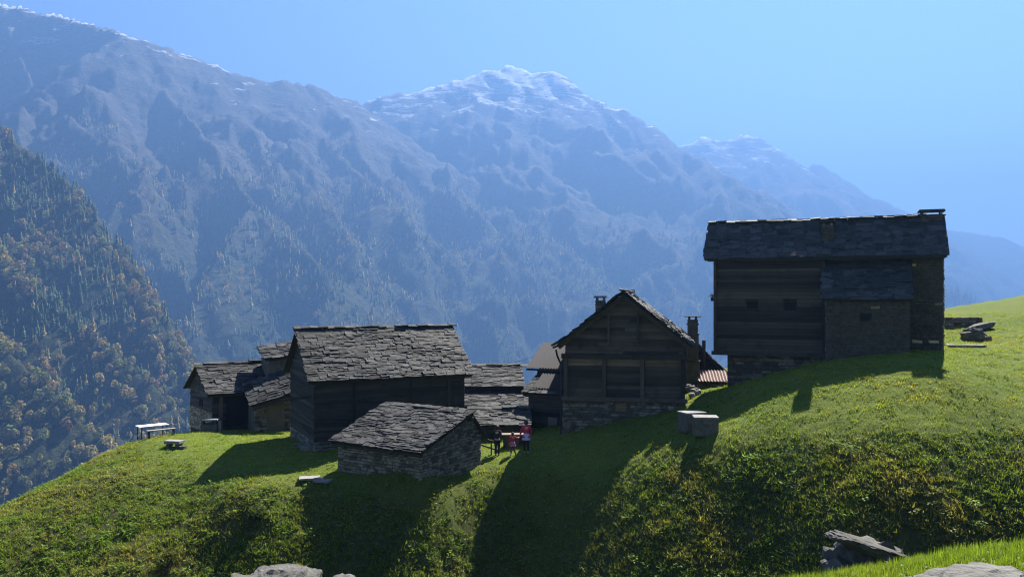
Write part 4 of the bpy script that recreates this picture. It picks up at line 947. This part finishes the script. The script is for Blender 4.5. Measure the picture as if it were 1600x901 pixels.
# ================================================================== PEOPLE
def skin(name, V, E, Rd, mat, parent=None, root=0, sub=2):
    me = bpy.data.meshes.new(name); me.from_pydata([tuple(v) for v in V], E, []); me.materials.append(mat); o = link(name, me, parent)
    m = o.modifiers.new('skin', 'SKIN'); m.use_smooth_shade = True
    sd = me.skin_vertices[0].data
    for i, r_ in enumerate(Rd): sd[i].radius = (r_, r_) if not isinstance(r_, tuple) else r_; sd[i].use_root = (i == root)
    s = o.modifiers.new('sub', 'SUBSURF'); s.levels = sub; s.render_levels = sub; return o
SK = plain_mat('skin', (.42, .25, .18), .6, .08); HAIR = plain_mat('dark_hair', (.025, .017, .012), .5, .3, 60)
def cloth(n, c): return plain_mat(n, c, .85, .15, 30)
def person(label, loc, yaw, h, armL, armR, legL, legR, top, bottom, skirt, shoes, lean=0.0):
    """joints in units of the height; x to the person's left, y backwards (faces -y)"""
    t = thing('person', label, 'person', loc, yaw, None)
    def S(p): return Vector(p)*h
    pel, sp, ch, nk, hb, hd, ht = [S(p) for p in ((0, 0, .52), (0, lean*.3, .62), (0, lean*.7, .73), (0, lean, .825), (0, lean-.005, .865), (0, lean-.012, .915), (0, lean-.005, .965))]
    V = [pel, sp, ch, nk, hb, hd, ht]; E = [(0, 1), (1, 2), (2, 3), (3, 4), (4, 5), (5, 6)]
    Rd = [(.075*h, .055*h), (.068*h, .05*h), (.085*h, .058*h), .032*h, .042*h, .058*h, .044*h]
    def chain(root, pts, rads):
        i = root
        for p, r_ in zip(pts, rads): V.append(S(p)); Rd.append(r_*h); E.append((i, len(V)-1)); i = len(V)-1
        return i
    for sx, arm in ((1, armL), (-1, armR)):
        w = chain(2, [(sx*.105, lean*.9, .79)]+list(arm), (.040, .029, .022, .020))
        p, q = Vector(arm[-1]), Vector(arm[-2]); d = (p-q).normalized(); side = d.cross(Vector((0, 1, .2))).normalized()
        for k, (off, ln) in enumerate(((-.018, .036), (-.006, .043), (.006, .041), (.017, .033))):
            a = p+side*off*.8+d*.012; chain(w, [a, a+d*ln*.55, a+d*ln+Vector((0, -.006, 0))], (.0075, .0065, .005))
        a = p+side*.02-d*.012; chain(w, [a+side*.006, a+side*.014+d*.022], (.008, .006))
    for sx, leg in ((1, legL), (-1, legR)): chain(0, [(sx*.052, 0, .475)]+list(leg)+[(leg[-1][0], leg[-1][1]-.075, .018)], (.056, .040, .026, .024))
    skin('body', V, E, Rd, SK, t)
    # garments follow the same joints, a little wider
    def garment(name, mat, trunk, limbs, tr, lr):
        V, E, Rr = [], [], []
        for i, (p, r_) in enumerate(zip(trunk, tr)):
            V.append(p); Rr.append(r_);
            if i: E.append((i-1, i))
        for root, pts, rr_ in limbs:
            i = root
            for p, r_ in zip(pts, rr_): V.append(S(p)); Rr.append(r_*h); E.append((i, len(V)-1)); i = len(V)-1
        skin(name, V, E, Rr, mat, t)
    sleeves = [(2, [(sx*.108, lean*.9, .79)]+list(arm[:2]), (.048, .037, .028)) for sx, arm in ((1, armL), (-1, armR))]
    garment('jacket', top, [pel+Vector((0, 0, .0)), sp, ch, nk+Vector((0, 0, .012*h))], sleeves, [(.088*h, .066*h), (.08*h, .062*h), (.100*h, .072*h), (.048*h, .046*h)], None)
    garment('trousers', bottom, [pel], [(0, [(sx*.054, 0, .475)]+list(leg[:2]), (.064, .047, .033)) for sx, leg in ((1, legL), (-1, legR))], [(.084*h, .064*h)], None)
    if skirt:
        bm = bmesh.new(); n = 18; rings = []
        for z, r_ in ((.60, .078), (.54, .10), (.47, .118), (.40, .13)):
            rings.append([bm.verts.new(S((r_*(1+.06*math.sin(k*5))*math.cos(2*math.pi*k/n), r_*.8*(1+.06*math.sin(k*4))*math.sin(2*math.pi*k/n), z))) for k in range(n)])
        for a, b in zip(rings[:-1], rings[1:]):
            for k in range(n): bm.faces.new((a[k], a[(k+1) % n], b[(k+1) % n], b[k]))
        bm_obj('skirt', bm, skirt, t, smooth=True)
    for leg in (legL, legR):
        p = leg[-1]; skin('shoe', [S((p[0], p[1]+.02, .026)), S((p[0], p[1]-.03, .024)), S((p[0], p[1]-.09, .018))], [(0, 1), (1, 2)], [.032*h, .034*h, .024*h], shoes, t, 0, 1)
    bm = bmesh.new(); bmesh.ops.create_icosphere(bm, subdivisions=3, radius=1.0)
    for v in bm.verts:
        c = v.co; k = 1.0+.06*gnoise([c.x*3], [c.z*3+c.y], 3)[0]
        if c.y < -.35 and c.z < .35: k *= .78
        v.co = hd+Vector((c.x*.064*k, (c.y*.068+.010)*k, c.z*.072*k+.016-(.02 if c.y > .2 and c.z < 0 else 0)))*h
    bm_obj('hair', bm, HAIR, t, smooth=True)
    bm = bmesh.new()
    for p, s_ in (((0, -.068, -.004), (.009, .014, .014)), ((.06, 0, -.004), (.006, .012, .018)), ((-.06, 0, -.004), (.006, .012, .018))):
        m = Matrix.Translation(hd+Vector(p)*h) @ Matrix.Diagonal((s_[0]*h, s_[1]*h, s_[2]*h, 1)); bmesh.ops.create_icosphere(bm, subdivisions=2, radius=1.0, matrix=m)
    me = bpy.data.meshes.new('nose_and_ears'); bm.to_mesh(me); bm.free(); me.materials.append(SK); link('face', me, t)
    for sx in (-1, 1):
        bm = bmesh.new(); bmesh.ops.create_icosphere(bm, subdivisions=1, radius=.008*h, matrix=Matrix.Translation(hd+Vector((sx*.022, -.058, .002))*h)); bm_obj('eye', bm, M['dark'], t)
    return t
hang = lambda s, b=0.0: [(s*.125, .015, .63), (s*.135, -.02+b, .50), (s*.135, -.03+b, .47)]
stand = lambda s, y=0.0: [(s*.05, -.01+y*.5, .28), (s*.05, .01+y, .05)]
person('person in dark jacket and dark trousers standing next to the handrail', on_ground(777, 712, 45.5), 172, 1.66, hang(1), hang(-1, -.03), stand(1), stand(-1, .04), cloth('charcoal_jacket', (.016, .018, .024)), cloth('navy_trousers', (.012, .013, .018)), None, cloth('dark_shoes', (.03, .03, .03)))
person('child in red top and pink skirt reaching out a hand', on_ground(801, 708, 45.3), 200, 1.26, [(-.0+.12, .0, .66), (.14, -.03, .52), (.14, -.04, .49)], [(-.19, -.02, .72), (-.27, -.05, .74), (-.30, -.055, .745)], [(.055, -.06, .28), (.05, -.05, .05)], [(-.06, -.02, .28), (-.11, .09, .07)], cloth('red_top', (.36, .035, .05)), cloth('pink_leggings', (.10, .05, .07)), cloth('pink_skirt', (.50, .18, .26)), cloth('light_shoes', (.45, .42, .40)))
person('person in red jacket with lilac cloth round the waist and dark leggings', on_ground(822, 710, 45.2), 188, 1.78, [(.15, -.01, .65), (.17, -.06, .56), (.175, -.075, .54)], [(-.15, .0, .66), (-.135, -.05, .53), (-.13, -.06, .5)], stand(1), stand(-1, .05), cloth('crimson_jacket', (.42, .025, .06)), cloth('black_leggings', (.014, .014, .018)), cloth('lilac_wrap', (.46, .36, .58)), cloth('grey_shoes', (.35, .34, .33)))

# ================================================================== GROWTH
def blades(nb, hw, spread, seed, lean=.5, seg=1):
    """a tuft: nb narrow triangles of unit height"""
    r = np.random.default_rng(seed); V = []; Fc = []; Cc = []
    for k in range(nb):
        a = r.uniform(0, 6.283); b = r.uniform(0, 6.283); q = spread*r.uniform(0, 1)**.5; p = np.array([q*math.cos(b), q*math.sin(b), -.08]); w = hw*r.uniform(.6, 1.4)
        hh = r.uniform(.55, 1.1); le = lean*r.uniform(.1, 1.0); u = np.array([math.cos(a), math.sin(a), 0]); v = np.array([math.cos(a+1.57+r.normal(0, .5)), math.sin(a+1.57), 0])
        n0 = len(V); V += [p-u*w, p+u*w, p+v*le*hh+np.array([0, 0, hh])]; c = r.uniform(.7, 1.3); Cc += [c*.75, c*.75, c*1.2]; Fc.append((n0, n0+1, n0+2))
    return np.array(V), np.array(Fc), np.array(Cc)
def leafy(nl, size, seed, flat=.6):
    """a low leafy plant: broad leaf-shaped faces around a centre"""
    r = np.random.default_rng(seed); V = []; Fc = []; Cc = []
    for k in range(nl):
        a = r.uniform(0, 6.283); q = .5*r.uniform(0, 1)**.5; z = r.uniform(.15, 1.0)*(1-.5*q); p = np.array([q*math.cos(a), q*math.sin(a), z])
        d = np.array([math.cos(a), math.sin(a), r.normal(.1, .5)]); d /= np.linalg.norm(d); s = np.cross(d, [0, 0, 1])+r.normal(0, .3, 3); s /= np.linalg.norm(s); L = size*r.uniform(.6, 1.3)
        n0 = len(V); V += [p-d*L*.5, p+s*L*.32+d*L*.05, p+d*L*.6, p-s*L*.32+d*L*.05]; c = r.uniform(.6, 1.4); Cc += [c, c, c*1.15, c]; Fc += [(n0, n0+1, n0+2), (n0, n0+2, n0+3)]
    return np.array(V), np.array(Fc), np.array(Cc)
FOOT = [(o.matrix_basis.inverted(), o.name) for o in C.objects if o.get('category') == 'house']
def scatter(n, r0, r1, pw, a0=-33, a1=33):
    th_ = R(1)*rng.uniform(a0, a1, n); u = rng.uniform(0, 1, n); k = 2-pw
    r_ = (r0**k+u*(r1**k-r0**k))**(1/k); x, y = np.sin(th_)*r_, np.cos(th_)*r_
    z, ro = ground(x, y); return x, y, z, ro, r_
def grow(name, label, items):
    Vs, Fs, Cs, n0 = [], [], [], 0
    for b, pos, sc, hs, tint in items:
        V, Fc, Cc = instance(b[0], b[1], pos, sc, hs, tint, b[2]); Vs.append(V); Fs.append(Fc+n0); Cs.append(Cc); n0 += len(V)
    V, Fc, Cc = np.concatenate(Vs), np.concatenate(Fs), np.concatenate(Cs)
    me = mesh_np(name, V, Fc, M['leaf']); me.attributes.new('tint', 'FLOAT_COLOR', 'POINT').data.foreach_set('color', np.c_[Cc, np.ones(len(Cc))].astype(np.float32).ravel())
    tag(link(name, me), label, None, None, 'stuff'); print(name, len(Fc), 'tris')
def tint_of(x, y, ro, n, wild):
    dry = np.clip(.5+1.1*fbm(x/5, y/5, 3, 33)+.55*gnoise(x/1.1, y/1.1, 36)+.25*rng.normal(0, 1, n)-.35+.45*sstep(5, 14, x)*sstep(.4, .9, ro)*sstep(38, 30, y), 0, 1)[:, None]
    g = np.array([[.18, .25, .024]]) if not wild else np.array([[.110, .158, .022]])
    d = np.array([[.30, .30, .045]]) if not wild else np.array([[.185, .180, .045]])
    return (g*(1-dry)+d*dry)*rng.uniform(.7, 1.3, (n, 1))
# mown lawn
items = []
x, y, z, ro, r_ = scatter(130000, 26, 64, 1.9); k = (ro < .55) & (rng.uniform(0, 1, len(ro)) > ro*1.2); x, y, z, ro, r_ = [q[k] for q in (x, y, z, ro, r_)]
sel = rng.integers(0, 3, len(x))
for i in range(3):
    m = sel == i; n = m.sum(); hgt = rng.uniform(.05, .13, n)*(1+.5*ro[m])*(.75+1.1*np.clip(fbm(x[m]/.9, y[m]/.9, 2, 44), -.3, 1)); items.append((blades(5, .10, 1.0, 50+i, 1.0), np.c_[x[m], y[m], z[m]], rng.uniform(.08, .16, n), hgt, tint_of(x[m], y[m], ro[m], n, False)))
grow('lawn_grass', 'short sunlit lawn grass on the terrace and upper slope', items)
# rough grass and weeds on the banks
items = []
x, y, z, ro, r_ = scatter(190000, 22, 62, 1.9); cl = fbm(x/1.4, y/1.4, 3, 77)
k = ((ro > .30) & (rng.uniform(0, 1, len(ro)) < ro*(.85+.6*cl))) | ((ro <= .30) & (rng.uniform(0, 1, len(ro)) < .06*(1+2*cl))); x, y, z, ro, r_ = [q[k] for q in (x, y, z, ro, r_)]; sel = rng.integers(0, 6, len(x))
for i in range(6):
    m = sel == i; n = m.sum(); p = np.c_[x[m], y[m], z[m]]
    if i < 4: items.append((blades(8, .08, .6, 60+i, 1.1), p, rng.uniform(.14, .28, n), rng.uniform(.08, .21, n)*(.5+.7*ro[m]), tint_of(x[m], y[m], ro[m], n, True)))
    else: items.append((leafy(6, .42, 70+i), p, rng.uniform(.10, .22, n), rng.uniform(.08, .22, n), tint_of(x[m], y[m], ro[m], n, True)*np.array([[.85, 1.05, .9]])))
x, y, z, ro, r_ = scatter(5500, 24, 60, 1.8); k = (ro > .55) & (gnoise(x/2.2, y/2.2, 55)+.25*rng.normal(0, 1, len(x)) > .25); x, y, z, ro = [q[k] for q in (x, y, z, ro)]; n = len(x)
items.append((leafy(16, .34, 79), np.c_[x, y, z], rng.uniform(.3, .55, n), rng.uniform(.2, .4, n), tint_of(x, y, ro, n, True)*np.array([[.75, 1.0, .8]])))
grow('rough_growth', 'tangled rough grass and weeds covering the steep banks', items)
# grassy bank before the viewer
items = []
x, y, z, ro, r_ = scatter(26000, 3.4, 11, 1.2, -8, 40); sel = rng.integers(0, 4, len(x))
for i in range(4):
    m = sel == i; n = m.sum(); p = np.c_[x[m], y[m], z[m]]
    if i < 3: items.append((blades(8, .05, .35, 80+i, .8), p, rng.uniform(.05, .11, n), rng.uniform(.05, .13, n), tint_of(x[m], y[m], ro[m], n, False)*np.array([[.6, .68, .9]])))
    else: items.append((leafy(7, .6, 90+i), p[::3], rng.uniform(.04, .08, len(p[::3])), rng.uniform(.03, .08, len(p[::3])), tint_of(x[m], y[m], ro[m], n, False)[::3]*np.array([[.6, .68, .9]])))
grow('bank_grass', 'bright grass with small leaves on the bank close by', items)

# ---- shrubs
def shrub(label, loc, w, h, n, cols, seed):
    t = thing('shrub', label, 'shrub', loc, 0, None); r = np.random.default_rng(seed); b = MB(); tips = []
    for k in range(11):
        a = r.uniform(0, 6.28); q = w*.5*r.uniform(.2, 1); tip = Vector((q*math.cos(a), q*math.sin(a), h*r.uniform(.5, 1.0)*(1-.25*q/w))); tips.append(np.array(tip)); b.tube([(0, 0, -.2), tip*.5+Vector((0, 0, .08*h)), tip], [.022, .014, .005], 5)
    b.build('stem', M['bark'], t)
    V, Fc, Cc = [], [], []
    for k in range(n):
        tp = tips[r.integers(0, len(tips))]; p = tp*r.uniform(.35, 1.05)**.6+r.normal(0, .12, 3)*w*.5; d = r.normal(0, 1, 3)+np.array([0, 0, .2]); d /= np.linalg.norm(d); s = np.cross(d, r.normal(0, 1, 3)); s /= np.linalg.norm(s); L = r.uniform(.07, .15)
        n0 = len(V); V += [p-d*L*.5, p+s*L*.3, p+d*L*.6, p-s*L*.3]; c = np.array(cols[r.integers(0, len(cols))])*r.uniform(.6, 1.4); Cc += [c]*4; Fc += [(n0, n0+1, n0+2), (n0, n0+2, n0+3)]
    me = mesh_np('foliage', V, Fc, M['leaf']); me.attributes.new('tint', 'FLOAT_COLOR', 'POINT').data.foreach_set('color', np.c_[np.array(Cc), np.ones(len(Cc))].astype(np.float32).ravel())
    tag(link('foliage', me, t), None, None, None, 'stuff')
shrub('broad leafy green shrub at the foot of the steep bank below the barn shadow', on_ground(292, 850, 34.6), 1.7, 1.15, 1500, [(.06, .09, .02), (.085, .11, .025)], 1)
shrub('thin upright shrub just uphill of the broad leafy shrub', on_ground(262, 828, 36), 1.3, 1.2, 650, [(.05, .075, .02), (.10, .10, .03)], 2)
shrub('dark low shrub on the shaded bank by the bare patch', on_ground(400, 785, 38.6), 1.6, .6, 800, [(.04, .06, .018), (.05, .07, .02)], 3)
shrub('leafy shrub on the bank just uphill of the rock outcrop', on_ground(1400, 815, 29.8), 2.4, .8, 1300, [(.05, .085, .02), (.07, .095, .03)], 4)

# ================================================================== AIR
t = NT('valley_haze'); t.t.nodes.remove(t.b); pv = t.n('VolumePrincipled')
pv.inputs['Color'].default_value = (.088, .172, .345, 1); pv.inputs['Density'].default_value = 3.0e-4; pv.inputs['Anisotropy'].default_value = .3
t.l(pv.outputs[0], t.out.inputs['Volume'])
o = MB().box(-9500, 9500, -400, 9600, -520, 1460).build('haze', t.m); tag(o, 'blue haze filling the valley', None, None, 'stuff')
